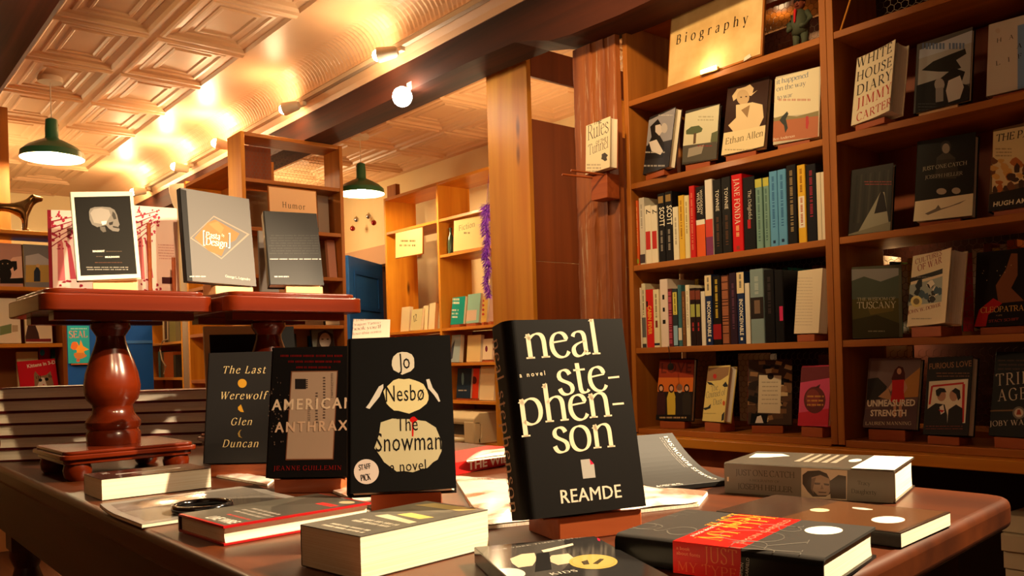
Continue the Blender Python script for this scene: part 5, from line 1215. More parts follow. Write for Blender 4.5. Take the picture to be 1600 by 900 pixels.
def a_half(A):
    A.poly([(1590, 40), (1640, 26), (1640, 140), (1590, 146)], (120, 150, 190)); A.text('HA', 1557, 67, 1584, 60, DK, 1.0, 's', 0, .9); A.text('A', 1588, 76, 1597, 74, DK, 1, 's'); A.text('LIF', 1556, 103, 1597, 90, DK, 1.0, 's', 0, .9); A.ell(1559, 48, 4, 4, (200, 180, 160), 12)
def a_forest(A):
    for k in range(9): A.poly([(1338 + 7 * k, 274 - 1.2 * k), (1341 + 7 * k, 273 - 1.2 * k), (1336 + 7 * k, 348), (1332 + 7 * k, 349)], (62, 58, 48) if k % 2 else (44, 42, 36))
    A.poly([(1340, 364), (1376, 300), (1382, 300), (1390, 358)], (150, 146, 124)); A.poly([(1326, 366), (1392, 346), (1391, 360), (1325, 368)], (128, 122, 100)); A.poly([(1374, 305), (1378, 296), (1382, 306), (1386, 330), (1366, 334)], (40, 34, 32)); A.lines(1350, 282, 1394, 290, 2, (160, 70, 60), 3, .4)
def a_catchS(A):
    silhouette(A, 1478, 232, 1.8, (70, 64, 56), (150, 136, 118), (60, 54, 48)); A.poly([(1465, 250), (1492, 248), (1500, 276), (1460, 278)], (58, 54, 48))
    A.text('JUST ONE CATCH', 1441, 267, 1511, 257, (190, 180, 150), 1.1, 's'); A.text('JOSEPH HELLER', 1445, 280, 1504, 273, (170, 160, 134), 1.1, 's'); A.ell(1471, 299, 8, 5, (170, 156, 136), 12); A.ell(1494, 298, 7, 5, (170, 156, 136), 12)
    A.poly([(1430, 315), (1521, 302), (1519, 341), (1427, 346)], (226, 212, 178)); A.poly([(1445, 334), (1462, 326), (1466, 320), (1470, 326), (1484, 322), (1500, 316), (1510, 312), (1500, 318), (1470, 328), (1450, 336)], (120, 110, 96))
def a_pac(A):
    A.poly([(1552, 206), (1640, 190), (1640, 270), (1550, 300)], (206, 180, 130)); A.text('THE PACIFIC', 1556, 222, 1648, 206, (40, 30, 26), 1.2, 's', .3); A.lines(1555, 230, 1582, 246, 3, (120, 96, 66), 3, .4)
    r = random.Random(2)
    for k in range(30): A.ell(r.uniform(1550, 1610), r.uniform(250, 300), r.uniform(4, 9), r.uniform(3, 8), ((170, 96, 44), (110, 66, 38), (66, 44, 32), (200, 150, 80))[k % 4], 8, .3)
    A.poly([(1546, 304), (1640, 284), (1640, 330), (1544, 336)], (36, 28, 24)); A.text('HUGH AMBROSE', 1552, 323, 1640, 312, (222, 206, 170), 1.0, 't', .02, .04)
def a_tus(A):
    A.poly([(1327, 421), (1404, 419), (1404, 450), (1328, 455)], (150, 146, 140)); A.poly([(1328, 440), (1350, 432), (1376, 440), (1404, 430), (1404, 470), (1328, 470)], (84, 92, 78)); A.poly([(1329, 468), (1404, 466), (1405, 527), (1330, 528)], (86, 80, 44)); A.poly([(1330, 500), (1370, 492), (1405, 505), (1405, 527), (1330, 528)], (62, 58, 36)); A.poly([(1356, 482), (1396, 476), (1396, 486), (1360, 492)], (110, 96, 50))
    A.text('THE WISDOM OF', 1339, 470, 1399, 469, (196, 186, 150), 1, 's'); A.text('TUSCANY', 1339, 482, 1400, 481, (206, 196, 164), 1.2, 's', .1); A.lines(1356, 516, 1384, 519, 1, (160, 150, 120), 3, .6)
def a_war(A):
    A.text('CULTURES', 1430, 413, 1474, 399, (130, 40, 40), 1.1, 's', .3, .05); A.text('OF WAR', 1434, 424, 1474, 411, (130, 40, 40), 1.2, 's', .3, .05); A.poly([(1421, 435), (1476, 420), (1476, 428), (1421, 441)], (26, 24, 26)); A.lines(1424, 434, 1470, 432, 1, (200, 190, 170), 3, .3)
    A.poly([(1420, 446), (1476, 432), (1475, 472), (1416, 478)], (150, 160, 150)); r = random.Random(3)
    for k in range(16): A.ell(r.uniform(1422, 1472), r.uniform(442, 470), 5, 6, ((30, 34, 38), (60, 84, 96), (226, 220, 200), (44, 44, 44))[k % 4], 7, .4)
    A.part = 'gold_seal'; A.ell(1432, 471, 9, 9, (222, 206, 130), 20); A.ell(1432, 471, 5, 5, (120, 104, 60), 14); A.part = None; A.text('JOHN W. DOWER', 1418, 491, 1473, 479, (130, 40, 40), .9, 's', .3); A.lines(1424, 500, 1458, 496, 1, (150, 140, 120), 3, .4)
def a_cleo(A):
    A.poly([(1556, 446), (1572, 420), (1580, 396), (1590, 396), (1590, 430), (1580, 450), (1600, 470), (1560, 474)], (130, 78, 50)); A.poly([(1522, 512), (1530, 484), (1552, 466), (1566, 474), (1544, 492), (1540, 512)], (176, 30, 30)); A.text('CLEOPATRA', 1532, 489, 1600, 485, (216, 166, 86), 1.2, 's', .1); A.text('A LIFE', 1556, 494, 1566, 493.5, (190, 150, 90), 1, 's'); A.text('STACY SCHIFF', 1545, 504, 1592, 500, (180, 70, 50), .9, 's'); r = random.Random(9)
    for k in range(8): A.ell(1545 + r.uniform(-10, 40), 412 + r.uniform(0, 30), .8, .8, (200, 170, 110), 6)
def a_unm(A):
    A.poly([(1361, 564), (1440, 562), (1437, 608), (1357, 612)], (128, 104, 100)); A.poly([(1356, 592), (1372, 590), (1386, 604), (1380, 622), (1354, 628)], (50, 46, 44)); A.poly([(1400, 605), (1438, 574), (1436, 620), (1400, 622)], (196, 138, 76)); A.poly([(1352, 640), (1436, 628), (1432, 672), (1347, 667)], (96, 72, 76)); A.poly([(1372, 620), (1388, 606), (1394, 626)], (196, 150, 110))
    A.poly([(1393, 592), (1398, 578), (1404, 572), (1411, 574), (1414, 584), (1414, 596), (1396, 598)], (80, 34, 28)); A.ell(1405, 580, 3.6, 5, (214, 160, 130), 12); A.poly([(1388, 606), (1396, 594), (1400, 596), (1392, 612)], (206, 150, 120)); A.poly([(1413, 594), (1418, 606), (1412, 616), (1409, 612)], (206, 150, 120))
    A.poly([(1394, 594), (1413, 593), (1412, 610), (1414, 628), (1391, 628), (1394, 612)], (206, 36, 36)); A.poly([(1396, 628), (1401, 628), (1399, 652), (1396, 652)], (206, 150, 120)); A.poly([(1404, 628), (1409, 628), (1409, 652), (1405, 652)], (206, 150, 120))
    A.text('UNMEASURED', 1355, 635, 1430, 634, (238, 224, 200), 1.25, 't', .03); A.text('STRENGTH', 1360, 650, 1416, 650, (238, 224, 200), 1.25, 't', .03); A.text('LAUREN MANNING', 1352, 664, 1424, 664, (226, 206, 170), .95, 's', .1)
def a_fur(A):
    A.text('FURIOUS LOVE', 1452, 577, 1518, 572, (156, 108, 70), 1.3, 't', .01); A.lines(1462, 581, 1516, 590, 2, (150, 100, 70), 3, .35); A.poly([(1452, 596), (1513, 592), (1508, 661), (1448, 662)], (226, 214, 190))
    for p in ([(1457, 602), (1506, 597), (1506, 600), (1457, 605)], [(1455, 603), (1458, 603), (1454, 632), (1451, 632)], [(1504, 600), (1508, 600), (1506, 660), (1502, 660)]): A.poly(p, (190, 40, 40))
    A.poly([(1448, 640), (1462, 630), (1476, 632), (1480, 648), (1480, 662), (1448, 662)], (36, 30, 30)); A.ell(1471, 618, 7, 9, (176, 132, 108), 14); A.poly([(1463, 618), (1462, 610), (1468, 606), (1476, 607), (1479, 613), (1471, 613), (1467, 620)], (30, 26, 26)); A.poly([(1468, 636), (1474, 632), (1476, 644), (1470, 648)], (226, 214, 200)); A.poly([(1466, 640), (1476, 641), (1472, 645)], (190, 40, 40))
    A.ell(1490, 618, 6.5, 9, (186, 142, 118), 14); A.poly([(1487, 611), (1493, 606), (1500, 610), (1501, 622), (1497, 626), (1494, 616)], (34, 28, 28)); A.poly([(1482, 640), (1494, 632), (1504, 638), (1504, 662), (1480, 662)], (36, 30, 30)); A.lines(1446, 664, 1506, 672, 2, (130, 60, 50), 4, .35)
def a_tri(A):
    A.text('TRIPLE', 1556, 603, 1640, 596, (196, 180, 156), 1.3, 's', .05, .12); A.text('AGENT', 1559, 627, 1640, 620, (196, 180, 156), 1.3, 's', .05, .12); A.lines(1558, 560, 1640, 580, 3, (84, 56, 40), 3, .35); A.poly([(1546, 641), (1640, 638), (1640, 641), (1546, 643)], (120, 84, 50)); A.ell(1592, 645, 10, 10, (110, 100, 90), 20); A.ell(1592, 645, 7, 7, (196, 176, 150), 20); A.poly([(1590, 640), (1594, 640), (1596, 648), (1588, 648)], (150, 60, 40)); A.text('JOBY WARRICK', 1546, 666, 1640, 662, (206, 190, 166), 1.0, 's', .1, .06)
def a_love(A):
    A.poly([(1031, 562), (1085, 562), (1084, 592), (1029, 592)], (150, 52, 24)); A.poly([(1029, 590), (1084, 590), (1083, 612), (1027, 612)], (206, 104, 36)); A.text('LOVE', 1033, 583, 1080, 582, (110, 34, 18), 1.1, 't', .02, .1)
    for cx, b, hc in ((1033, (60, 24, 26), (40, 20, 16)), (1049, (206, 176, 60), (60, 30, 20)), (1062, (38, 30, 30), (196, 170, 150)), (1073, (48, 40, 34), (34, 22, 18))):
        A.poly([(cx - 6, 650), (cx - 7, 622), (cx - 4, 612), (cx + 4, 612), (cx + 7, 622), (cx + 6, 650)], b); A.ell(cx, 607, 4.4, 7, hc, 12); A.ell(cx, 607, 2.8, 4, (214, 160, 124), 12)
    A.poly([(1025, 648), (1081, 648), (1080, 658), (1025, 657)], (24, 18, 18)); A.lines(1030, 650, 1074, 655, 1, (206, 170, 120), 3, .5)
def a_coun(A):
    A.poly([(1107, 575), (1140, 573), (1138, 586), (1126, 594), (1104, 596)], (150, 112, 74)); A.ell(1117, 588, 3, 4, (190, 40, 34), 10)
    A.text('The', 1111, 612, 1122, 609, (120, 116, 96), 1.2, 's'); A.text('Counsel of', 1103, 622, 1133, 617, (120, 116, 96), 1.3, 's'); A.text('Dust', 1114, 633, 1128, 631, (120, 116, 96), 1.2, 's')
    for p in ([(1104, 596), (1112, 598), (1116, 602), (1108, 601)], [(1129, 602), (1134, 596), (1138, 604), (1132, 605)], [(1098, 638), (1106, 636), (1111, 631), (1110, 638), (1102, 641)], [(1128, 648), (1132, 643), (1131, 656), (1127, 658)]): A.poly(p, (34, 36, 40))
    A.ell(1131, 630, 2, 4, (206, 90, 40), 10); A.lines(1099, 645, 1120, 647, 1, (150, 130, 80), 3, .5)
def a_photo(A):
    r = random.Random(6); cs = ((44, 32, 28), (150, 110, 74), (90, 62, 44), (206, 176, 130), (30, 24, 24), (120, 84, 56))
    A.hold = False
    for k in range(46):
        x, y = r.uniform(1172, 1236), r.uniform(566, 660); a = r.uniform(-.5, .5); s = r.uniform(6, 11)
        A.poly([(x + s * math.cos(a + b), y + s * .8 * math.sin(a + b)) for b in (.6, 2.5, 3.7, 5.7)], cs[k % 6])
    A.poly([(1186, 586), (1221, 587), (1219, 646), (1184, 645)], (222, 206, 176)); A.lines(1190, 594, 1216, 634, 6, (150, 130, 110), 3, .25); A.ell(1204, 588, 5, 5, (40, 30, 26), 14); A.poly([(1174, 646), (1200, 647), (1198, 662), (1172, 662)], (20, 18, 18)); A.poly([(1180, 661), (1183, 651), (1189, 649), (1193, 661)], (226, 216, 206))
def a_pink(A):
    A.poly([(1252, 574), (1300, 572), (1299, 592), (1250, 598)], (110, 40, 46)); A.poly([(1250, 598), (1299, 590), (1298, 640), (1248, 645)], (206, 74, 110)); A.poly([(1247, 645), (1298, 638), (1297, 664), (1246, 666)], (186, 30, 50)); A.ell(1273, 625, 17, 21, (96, 36, 34), 24); A.ell(1270, 622, 11, 14, (130, 52, 44), 20); A.poly([(1272, 606), (1282, 600), (1280, 606)], (70, 30, 30))
    A.lines(1261, 616, 1288, 636, 3, (214, 150, 60), 3, .4)
S2, S1, S0, S3 = SH[2], SH[1], SH[0], SH[3]
B_ = 'wooden display block under '
shelf_book('b1', 'black and white portrait cover at the left end of the shelf below the big sign', .032, ((44, 40, 42), (40, 36, 36), (60, 44, 40)), a_b1, S3, B_ + 'the black and white portrait cover', pages=M_PAGE)
shelf_book('b2', 'cream landscape cover with a dark tree, right of the portrait cover', .02, ((64, 58, 50), (40, 36, 32), DK), a_b2, S3, B_ + 'the cream landscape cover')
shelf_book('b3', 'sepia cover of a man in a tricorn hat', .025, ((56, 34, 26), (40, 26, 20), DK), a_b3, S3, B_ + 'the tricorn hat cover')
shelf_book('b4', 'cream cover with two running figures on brown ground', .02, ((196, 186, 160), (180, 170, 150), (200, 190, 160)), a_b4, S3, B_ + 'the running figures cover')
shelf_book('whd', 'cream jacket with black and red capitals flared off its white pages', .046, ((228, 212, 178), (220, 204, 170), (228, 212, 178)), a_whd, S3, B_ + 'the cream jacket with black and red capitals', pages=M_PAGEW)
shelf_book('wed', 'black and white cover with a bride under a tree', .02, ((96, 94, 90), DK, DK), a_wed, S3, B_ + 'the bride cover', m=M_BLOCKL)
shelf_book('half', 'pale grey cover with wide spaced black capitals at the right edge', .025, ((206, 194, 178), (190, 180, 166), (190, 180, 166)), a_half, S3, B_ + 'the wide spaced capitals cover')
shelf_book('forest', 'dark forest cover with a seated figure, second row of the right bay', .02, ((50, 46, 40), DK, DK), a_forest, S2, B_ + 'the forest cover')
shelf_book('catch', 'dark cover of a seated man above a white signature band, right bay', .038, ((38, 36, 32), (40, 38, 34), (40, 38, 34)), a_catchS, S2, B_ + 'the signature band cover', pages=M_PAGEW)
shelf_book('pac', 'yellow and brown battle scene cover at the right edge', .03, ((96, 70, 46), DK, DK), a_pac, S2, B_ + 'the battle scene cover')
shelf_book('tus', 'green and olive landscape cover with pale serif title, third row of the right bay', .02, ((92, 92, 74), (60, 60, 46), (60, 60, 46)), a_tus, S1, B_ + 'the olive landscape cover')
shelf_book('war', 'white jacket with dark red capitals and a gold seal', .046, ((222, 206, 170), (210, 196, 160), (222, 206, 170)), a_war, S1, B_ + 'the gold seal white jacket', pages=M_PAGEW)
shelf_book('cleo', 'dark cover with a red dress and gold capitals, at the right edge', .03, ((26, 20, 20), DK, DK), a_cleo, S1, B_ + 'the red dress and gold capitals cover')
shelf_book('unm', 'cover with a woman in a red dress and white capitals', .028, ((110, 84, 82), (80, 60, 58), DK), a_unm, S0, B_ + 'the red dress woman cover')
shelf_book('fur', 'dark cover with a drawn couple face to face', .036, ((34, 28, 28), DK, DK), a_fur, S0, B_ + 'the drawn couple cover', pages=M_PAGEW)
shelf_book('tri', 'black cover with pale spaced serif capitals at the lower right edge', .03, ((22, 20, 20), DK, DK), a_tri, S0, B_ + 'the pale spaced capitals cover')
shelf_book('love', 'orange cover with four people standing in a row', .026, ((36, 24, 22), (60, 30, 20), DK), a_love, S0, B_ + 'the four people cover')
shelf_book('coun', 'pale yellow cover dotted with small dark birds', .032, ((222, 200, 120), (200, 180, 110), (222, 200, 120)), a_coun, S0, B_ + 'the small birds cover', pages=M_PAGEW)
shelf_book('photo', 'collage cover of scattered photographs with a cream panel', .03, ((70, 50, 40), (150, 40, 56), DK), a_photo, S0, B_ + 'the photograph collage cover')
shelf_book('pink', 'pink cover with a dark pomegranate', .02, ((190, 50, 76), (190, 50, 76), (190, 50, 76)), a_pink, S0, B_ + 'the pomegranate cover')
def a_back(A): A.lines(1240, 432, 1270, 510, 16, (176, 158, 134), 3, .2)
shelf_book('back', 'cream backed book at the right end of the lower spine row, cover-out', .034, ((224, 208, 176), (230, 214, 180), (224, 208, 176)), a_back, S1, B_ + 'the cream backed book', soft=True)

# little key-like hang tag on the shelf edge
hg = empty('hang_tag', 'small dark heart-shaped hang tag on the shelf edge above the four people cover', 'tag', Matrix.Identity(4))
q = on_y(1044, 546, YB - .004); q2 = on_y(1048, 573, YB - .006)
MB().tube([(q.x, YB - .003, q.z + .012), (q.x + .004, YB - .005, q.z), (q2.x, YB - .006, q2.z + .01)], .0012, 6, mat((30, 22, 20), .5)).build('cord', parent=hg)
MB().lathe([(.001, -.002), (.013, -.0015), (.013, .0015), (.001, .002)], 16, mat((30, 24, 22), .4)).build('disc', parent=hg, matrix=Matrix.Translation((q2.x, YB - .006, q2.z)) @ Matrix.Rotation(PI / 2, 4, 'X'))
# figurine on the top shelf
fx = on_y(1251, 62, YB + .06)
fg = empty('figurine', 'small figurine of a stout man in green suit and red tie, top shelf', 'figurine', Matrix.Translation((fx.x, YB + .06, 1.9317)))
GS, SKN = mat((72, 76, 58), .6), mat((120, 60, 40), .5)
b = MB()
for s in (-1, 1): b.tube([(s * .014, 0, 0.004), (s * .015, 0, .03), (s * .013, 0, .055)], [.012, .011, .014], 10)
b.lathe([(.001, .045), (.026, .05), (.030, .075), (.027, .10), (.02, .118), (.008, .128)], 16)
for s in (-1, 1): b.tube([(s * .024, 0, .115), (s * .037, -.004, .09), (s * .03, -.018, .066), (s * .014, -.028, .068)], [.009, .009, .008, .007], 8)
b.build('body', GS, fg, smooth=True)
h_ = MB(); h_.ball((0, 0, .145), .017, SKN, 10, 1, 1, 1.15); h_.ball((0, -.017, .143), .004, SKN, 6)
for s in (-1, 1): h_.ball((s * .017, 0, .144), .004, SKN, 6); h_.ball((s * .006, -.0155, .149), .0022, mat((20, 16, 14), .4), 6)
h_.box((-.005, -.0178, .1345), (.005, -.0150, .1365), mat((90, 30, 26), .5)); h_.build('head', parent=fg, smooth=True)
MB().lathe([(.001, .150), (.0185, .150), (.0175, .160), (.012, .168), (.001, .170)], 16, mat((36, 22, 18), .6)).build('hair', parent=fg, smooth=True)
MB().add([(-.004, -.029, .122), (.004, -.029, .122), (.003, -.034, .085), (0, -.034, .078), (-.003, -.034, .085), (-.004, -.024, .122), (.004, -.024, .122), (.003, -.028, .085), (0, -.028, .078), (-.003, -.028, .085)], [(0, 1, 2, 3, 4), (5, 9, 8, 7, 6), (0, 5, 6, 1), (1, 6, 7, 2), (2, 7, 8, 3), (3, 8, 9, 4), (4, 9, 5, 0)], mat((190, 30, 34), .5)).build('tie', parent=fg)
for s in (-1, 1): MB().ball((s * .014, -.006, .006), .012, mat((70, 30, 20), .3), 8, .9, 1.4, .6).build('shoe', parent=fg, smooth=True)
# crossed thin sticks leaning in the top right cubby
q1, q0 = on_y(1327, 0, YB + .03), on_y(1312, 47, YB + .03)
d_ = (q1 - q0); q0.z = 1.932
tag(MB().tube([q0, q0 + d_ * 2.2], .003, 8).build('dowel', M_PINE), 'thin wooden stick leaning in the top cubby of the right bay', 'stick')

# books seen through the wire, in the case that stands back to back
bk = case('bookcase', 'bookcase standing back to back behind the wire backed bays', xcase(-2.19, 2.70), 2.04, .2, [0.72, 1.02, 1.34, 1.64, 1.95, 2.23], 0, M_UPR, M_SHELF)
r = random.Random(21); x = -2.12; k = 0
pal = [(226, 120, 50), (236, 206, 150), (190, 44, 44), (60, 130, 120), (230, 190, 60), (40, 36, 40), (236, 226, 206), (150, 80, 60), (90, 130, 180), (210, 80, 60)]
cn = ['orange', 'buff', 'red', 'teal green', 'yellow', 'black', 'white', 'brown', 'light blue', 'coral']
while x < -.45:
    t = r.uniform(.016, .034); hh = r.uniform(.22, .262); c = r.randrange(10)
    book('book', 'book of a row seen only as a strip of tops through the wire', Matrix.Translation((x + t, 2.705, 1.0206)) @ Matrix.Rotation(PI / 2, 4, 'Z'), .15, hh, t - .0008, pal[c], pal[c], pal[c], soft=True, group='books behind the wire backing')
    x += t; k += 1
for kk, (xx, w_, hh) in enumerate(((-1.93, .14, .252), (-1.42, .13, .265), (-1.60, .12, .24))):
    book('book', ('white topped book behind the wire, above the small birds cover', 'white topped book behind the wire, above the pomegranate cover', 'brown book behind the wire, above the photograph collage cover')[kk], pose(xx, 2.705, .7206, 0), w_, hh, .05, (120, 80, 60) if kk == 2 else (230, 220, 200), DK, DK, pages=M_PAGEW)
MB().box((.022, .19, .02), (2.018, .198, 2.2)).build('back_panel', mat((60, 26, 12), .7), bk)
lamp('POINT', (-1.35, 2.80, 1.312), .35, size=.02)  # unseen lights added in this case to brighten what shows through the wire
lamp('POINT', (-.75, 2.80, 1.312), .3, size=.02)
lamp('POINT', (-1.35, 2.82, .98), .5, size=.02)
lamp('POINT', (-1.75, 2.78, 2.17), .25, size=.02)
for xx, w_, nm in ((-1.72, .30, 'pale box behind the wire, beside the green suited figurine'), (-1.12, .55, 'pale box behind the wire at the top of the right bay')):
    bx = empty('box', nm, 'box', Matrix.Translation((xx, 2.715, 1.9505)))
    MB().box((0, 0, 0), (w_, .15, .10)).build('body', mat((176, 140, 116), .8), bx, bevel=.003)
    MB().box((-.004, -.004, .1005), (w_ + .004, .154, .125)).build('lid', mat((186, 150, 126), .8), bx, bevel=.003)

# books lying in the low cabinet at the lower right
r = random.Random(31); z = .0905
for kk, nm in enumerate(('lowest', 'second', 'third', 'fourth', 'fifth', 'sixth', 'seventh', 'eighth', 'topmost')):
    t = .048; q = on_y(1588, 850, YB + .06)
    book('book', f'white-edged book in the low cabinet at lower right, {nm} of its stack', Matrix.Translation((-.700 + r.uniform(-.006, .006), YB + .06, z + t)) @ Matrix.Rotation(PI / 2 + r.uniform(-.04, .04), 4, 'Z') @ Matrix.Rotation(-PI / 2, 4, 'X'), .15, .23, t - .001, (226, 214, 186), (226, 214, 186), (90, 60, 50), pages=M_PAGEW, group='white-edged books stacked low at the right')
    z += t
# ------------------------------------------------------------------ far pine bookcase books
def fbook(label, px0, px1, top, zs, y, t, cols, art=None, tilt=6, yaw=0, soft=True, group=None, pages=None):
    a = on_y(px0, top + 20, y).x; b = on_y(px1, top + 20, y).x; hh = on_y((px0 + px1) / 2, top, y).z - zs
    return book('book', label, pose(a, y, zs + .0006 + t * math.sin(math.radians(tilt)), yaw, tilt), max(b - a, .02), hh, t, *cols, soft=soft, art=art, group=group, pages=pages, rough=.45)
CRm = (230, 214, 170); z_ = 1.2156
fbook('cream paperback, first from the left on the left bay of the far pine bookcase', 625, 638, 480, z_, BY + .06, .03, (CRm, CRm, CRm))
fbook('cream paperback with a dark numeral, on the left bay of the far pine bookcase', 640, 657, 483, z_, BY + .04, .02, ((210, 200, 150), CRm, CRm), lambda A: A.text('12', 646, 504, 652, 500, (60, 54, 40), 1.3, 's', .3), 9)
fbook('cream paperback third from the left, left bay of the far pine bookcase', 659, 667, 478, z_, BY + .07, .03, (CRm, CRm, CRm))
fbook('cream paperback at the right end, left bay of the far pine bookcase', 668.5, 678, 474, z_, BY + .07, .03, (CRm, (200, 190, 150), CRm))
def a_teal(A): A.lines(707, 465, 720, 476, 2, (240, 232, 200), 3, .6); A.lines(706, 482, 717, 498, 3, (240, 232, 210), 5, .5)
fbook('teal cover with pale lettering on the right bay of the far pine bookcase', 703, 723, 464, z_ + .02, BY + .05, .02, ((24, 150, 136), (20, 120, 110), (20, 120, 110)), a_teal, 8)
fbook('pale sea green cover right of the teal one, far pine bookcase', 727, 747, 459, z_ + .02, BY + .05, .02, ((150, 196, 176), (130, 170, 150), (214, 200, 176)), lambda A: A.poly([(729, 485), (745, 484), (744, 500), (728, 502)], (214, 186, 160)), 8)
fbook('yellow and red patterned cover, far pine bookcase', 751, 759, 462, z_ + .02, BY + .05, .02, ((216, 176, 80), DK, DK), lambda A: [A.ell(755, 470 + 7 * k, 2, 2, (180, 50, 40), 8) for k in range(4)], 8)
fbook('pinkish book beside the purple boa, far pine bookcase', 762, 772, 461, z_ + .02, BY + .06, .03, ((190, 150, 134), (180, 140, 120), DK), None, 8)
for kk, (x0, x1, nm) in enumerate(((703, 720, 'teal cover'), (727, 745, 'sea green cover'), (751, 758, 'patterned cover'), (761, 770, 'pinkish book'))):
    a = on_y(x0, 503, BY + .03).x; b = on_y(x1, 503, BY + .03).x
    tag(MB().extrude([(0, 0), (0, .0195), (.10, .0195), (.10, 0)], 'x', a + .01, b - .015).build('display_block', M_BLOCK, matrix=Matrix.Translation((0, BY + .03, 1.2153)), bevel=.001), f'low wooden display block under the {nm} in the far pine bookcase', 'display block')
z_ = .9606
fbook('pale blue cover on the middle shelf of the far pine bookcase', 703, 717, 524, z_, BY + .05, .035, ((160, 184, 190), (200, 176, 140), DK), lambda A: A.poly([(704, 545), (711, 530), (707, 560), (704, 562)], (60, 66, 80)))
fbook('cream book on the middle shelf of the far pine bookcase', 728, 749, 524, z_, BY + .05, .03, ((226, 200, 140), (226, 200, 140), (30, 26, 24)))
fbook('white cover with a dark blot, middle shelf of the far pine bookcase', 753, 768, 530, z_ + .012, BY + .05, .03, ((236, 216, 180), (230, 200, 160), DK), lambda A: A.ell(760, 545, 2, 5, (110, 30, 50), 10))
tag(MB().box((on_y(753, 560, BY + .03).x, BY + .03, .9604), (on_y(775, 560, BY + .03).x, BY + .10, .9718), M_BLOCK).build('display_block'), 'low wooden display block under the dark blot cover', 'display block')
z_ = .6906
fbook('dark blue cover on the lower shelf of the far pine bookcase', 712, 734, 576, z_ + .012, BY + .05, .02, ((30, 50, 70), DK, DK), lambda A: (A.ell(723, 592, 2, 10, (110, 150, 160), 10), A.lines(716, 608, 730, 612, 1, (206, 200, 180), 3, .5)))
fbook('red-orange cover on the lower shelf of the far pine bookcase', 736.5, 746, 576, z_ + .012, BY + .05, .02, ((214, 60, 26), (190, 50, 30), DK), lambda A: A.ell(741, 594, 4, 6, (90, 24, 20), 14))
fbook('cream book at the right of the lower shelf, far pine bookcase', 747.5, 770, 573, z_, BY + .05, .03, ((236, 216, 170), (220, 196, 150), DK))
for nm, x0, x1 in (('dark blue cover', 713, 733), ('red-orange cover', 737, 745)):
    tag(MB().box((on_y(x0, 620, BY + .03).x, BY + .03, .6904), (on_y(x1, 620, BY + .03).x, BY + .10, .7018), M_BLOCK).build('display_block'), f'low wooden display block under the {nm} in the far pine bookcase', 'display block')
# small green bottle beside the sign in the right bay
q = on_y(702, 385, BY + .08)
bt = MB().lathe([(.001, 0), (.022, 0), (.024, .01), (.024, .10), (.020, .13), (.009, .155), (.009, .185), (.012, .187), (.012, .20), (.001, .20)], 20, mat((70, 96, 76), .2, coat=.5))
tag(bt.build('bottle', smooth='auto', matrix=Matrix.Translation((q.x + .022, BY + .08, 1.7505))), 'small grey-green bottle left of the standing cream sign', 'bottle')
# printer on the low shelf
pq = on_y(712, 690, BY - .06)
pr = empty('printer', 'beige desktop printer on the low shelf of the far pine bookcase', 'printer', pose(-5.10, BY - .10, .4006, 0))
BE, BED = mat((222, 206, 166), .5), mat((60, 58, 60), .5)
g = MB(); g.extrude([(0.03, 0), (.36, 0), (.36, .17), (.33, .215), (.05, .215), (.0, .175), (.0, .14), (.06, .13), (.06, .05), (.03, .04)], 'x', 0, .46, BE); g.build('body', parent=pr, bevel=.008, seg=3)
MB().box((.34, -.002, 0.0), (.46, .06, .16), BE).build('side_pod', parent=pr, bevel=.012, seg=3)
MB().box((.02, -.04, .015), (.33, .05, .032), BE).build('paper_tray', parent=pr, bevel=.003)
MB().box((.03, .058, .052), (.33, .0595, .128), BED).build('paper_slot', parent=pr)
MB().box((.05, -.03, .0325), (.30, .05, .036), mat((246, 240, 226), .8)).build('paper', parent=pr)
# feather boa hanging by the pine end board
fb = MB(); r = random.Random(8); P0 = on_y(760, 320, 3.56); P1 = on_y(763, 466, 3.56)
MP = [mat((150, 66, 214), .9), mat((184, 110, 236), .9), mat((112, 40, 176), .9)]
spine_ = [P0 + (P1 - P0) * (k / 30) + Vector((.012 * math.sin(k * .7), 0, 0)) for k in range(31)]
fb.tube(spine_, .008, 6, MP[2])
for k in range(1500):
    t = r.random(); c = spine_[int(t * 30)]; a = r.uniform(0, 2 * PI); l = r.uniform(.035, .085) * (1 - .4 * t)
    d = Vector((math.cos(a), -abs(math.sin(a)) * .55, r.uniform(-.9, .3))).normalized(); s = d.cross(Vector((0, 0, 1))).normalized() * r.uniform(.0015, .004)
    e = c + d * l; m_ = c + d * l * .5
    fb.add([c, m_ + s, e + Vector((0, 0, -.008)), m_ - s], [(0, 1, 2, 3)], MP[k % 3])
tag(fb.build('feather_boa', recalc=False), 'purple feather boa hanging beside the bright pine end board', 'feather boa')
MB().tube([Vector((P0.x, BY + .03, 2.2862)), Vector((P0.x, BY - .003, 2.287)), P0 + Vector((0, 0, -.01))], .0012, 6, MP[2]).build('hanging_string', parent=bpy.data.objects['feather_boa'])
# baubles in front of the cream wall
for (px, py), c, mt_, nm in (((557, 343), (190, 190, 186), .9, 'silver bauble, left of the two, hanging before the cream wall'), ((576, 338), (190, 190, 186), .9, 'silver bauble, higher one, hanging before the cream wall'), ((551, 357), (150, 12, 20), .3, 'red bauble, lower left one, hanging before the cream wall'), ((584, 348), (150, 12, 20), .3, 'red bauble, right one, hanging before the cream wall')):
    p = on_y(px, py, 3.9); bb = empty('bauble', nm, 'christmas bauble', Matrix.Translation(p))
    MB().ball((0, 0, 0), .024, mat(c, .12, mt_, coat=.5), 10).build('ball', parent=bb, smooth=True)
    MB().lathe([(.006, .022), (.007, .024), (.007, .031), (.002, .032)], 10, mat((200, 180, 110), .3, .9)).build('cap', parent=bb, smooth=True)
    MB().lathe([(.0005, .03), (.0005, CEIL - .012 - p.z)], 6, mat((230, 220, 200), .6)).build('thread', parent=bb)

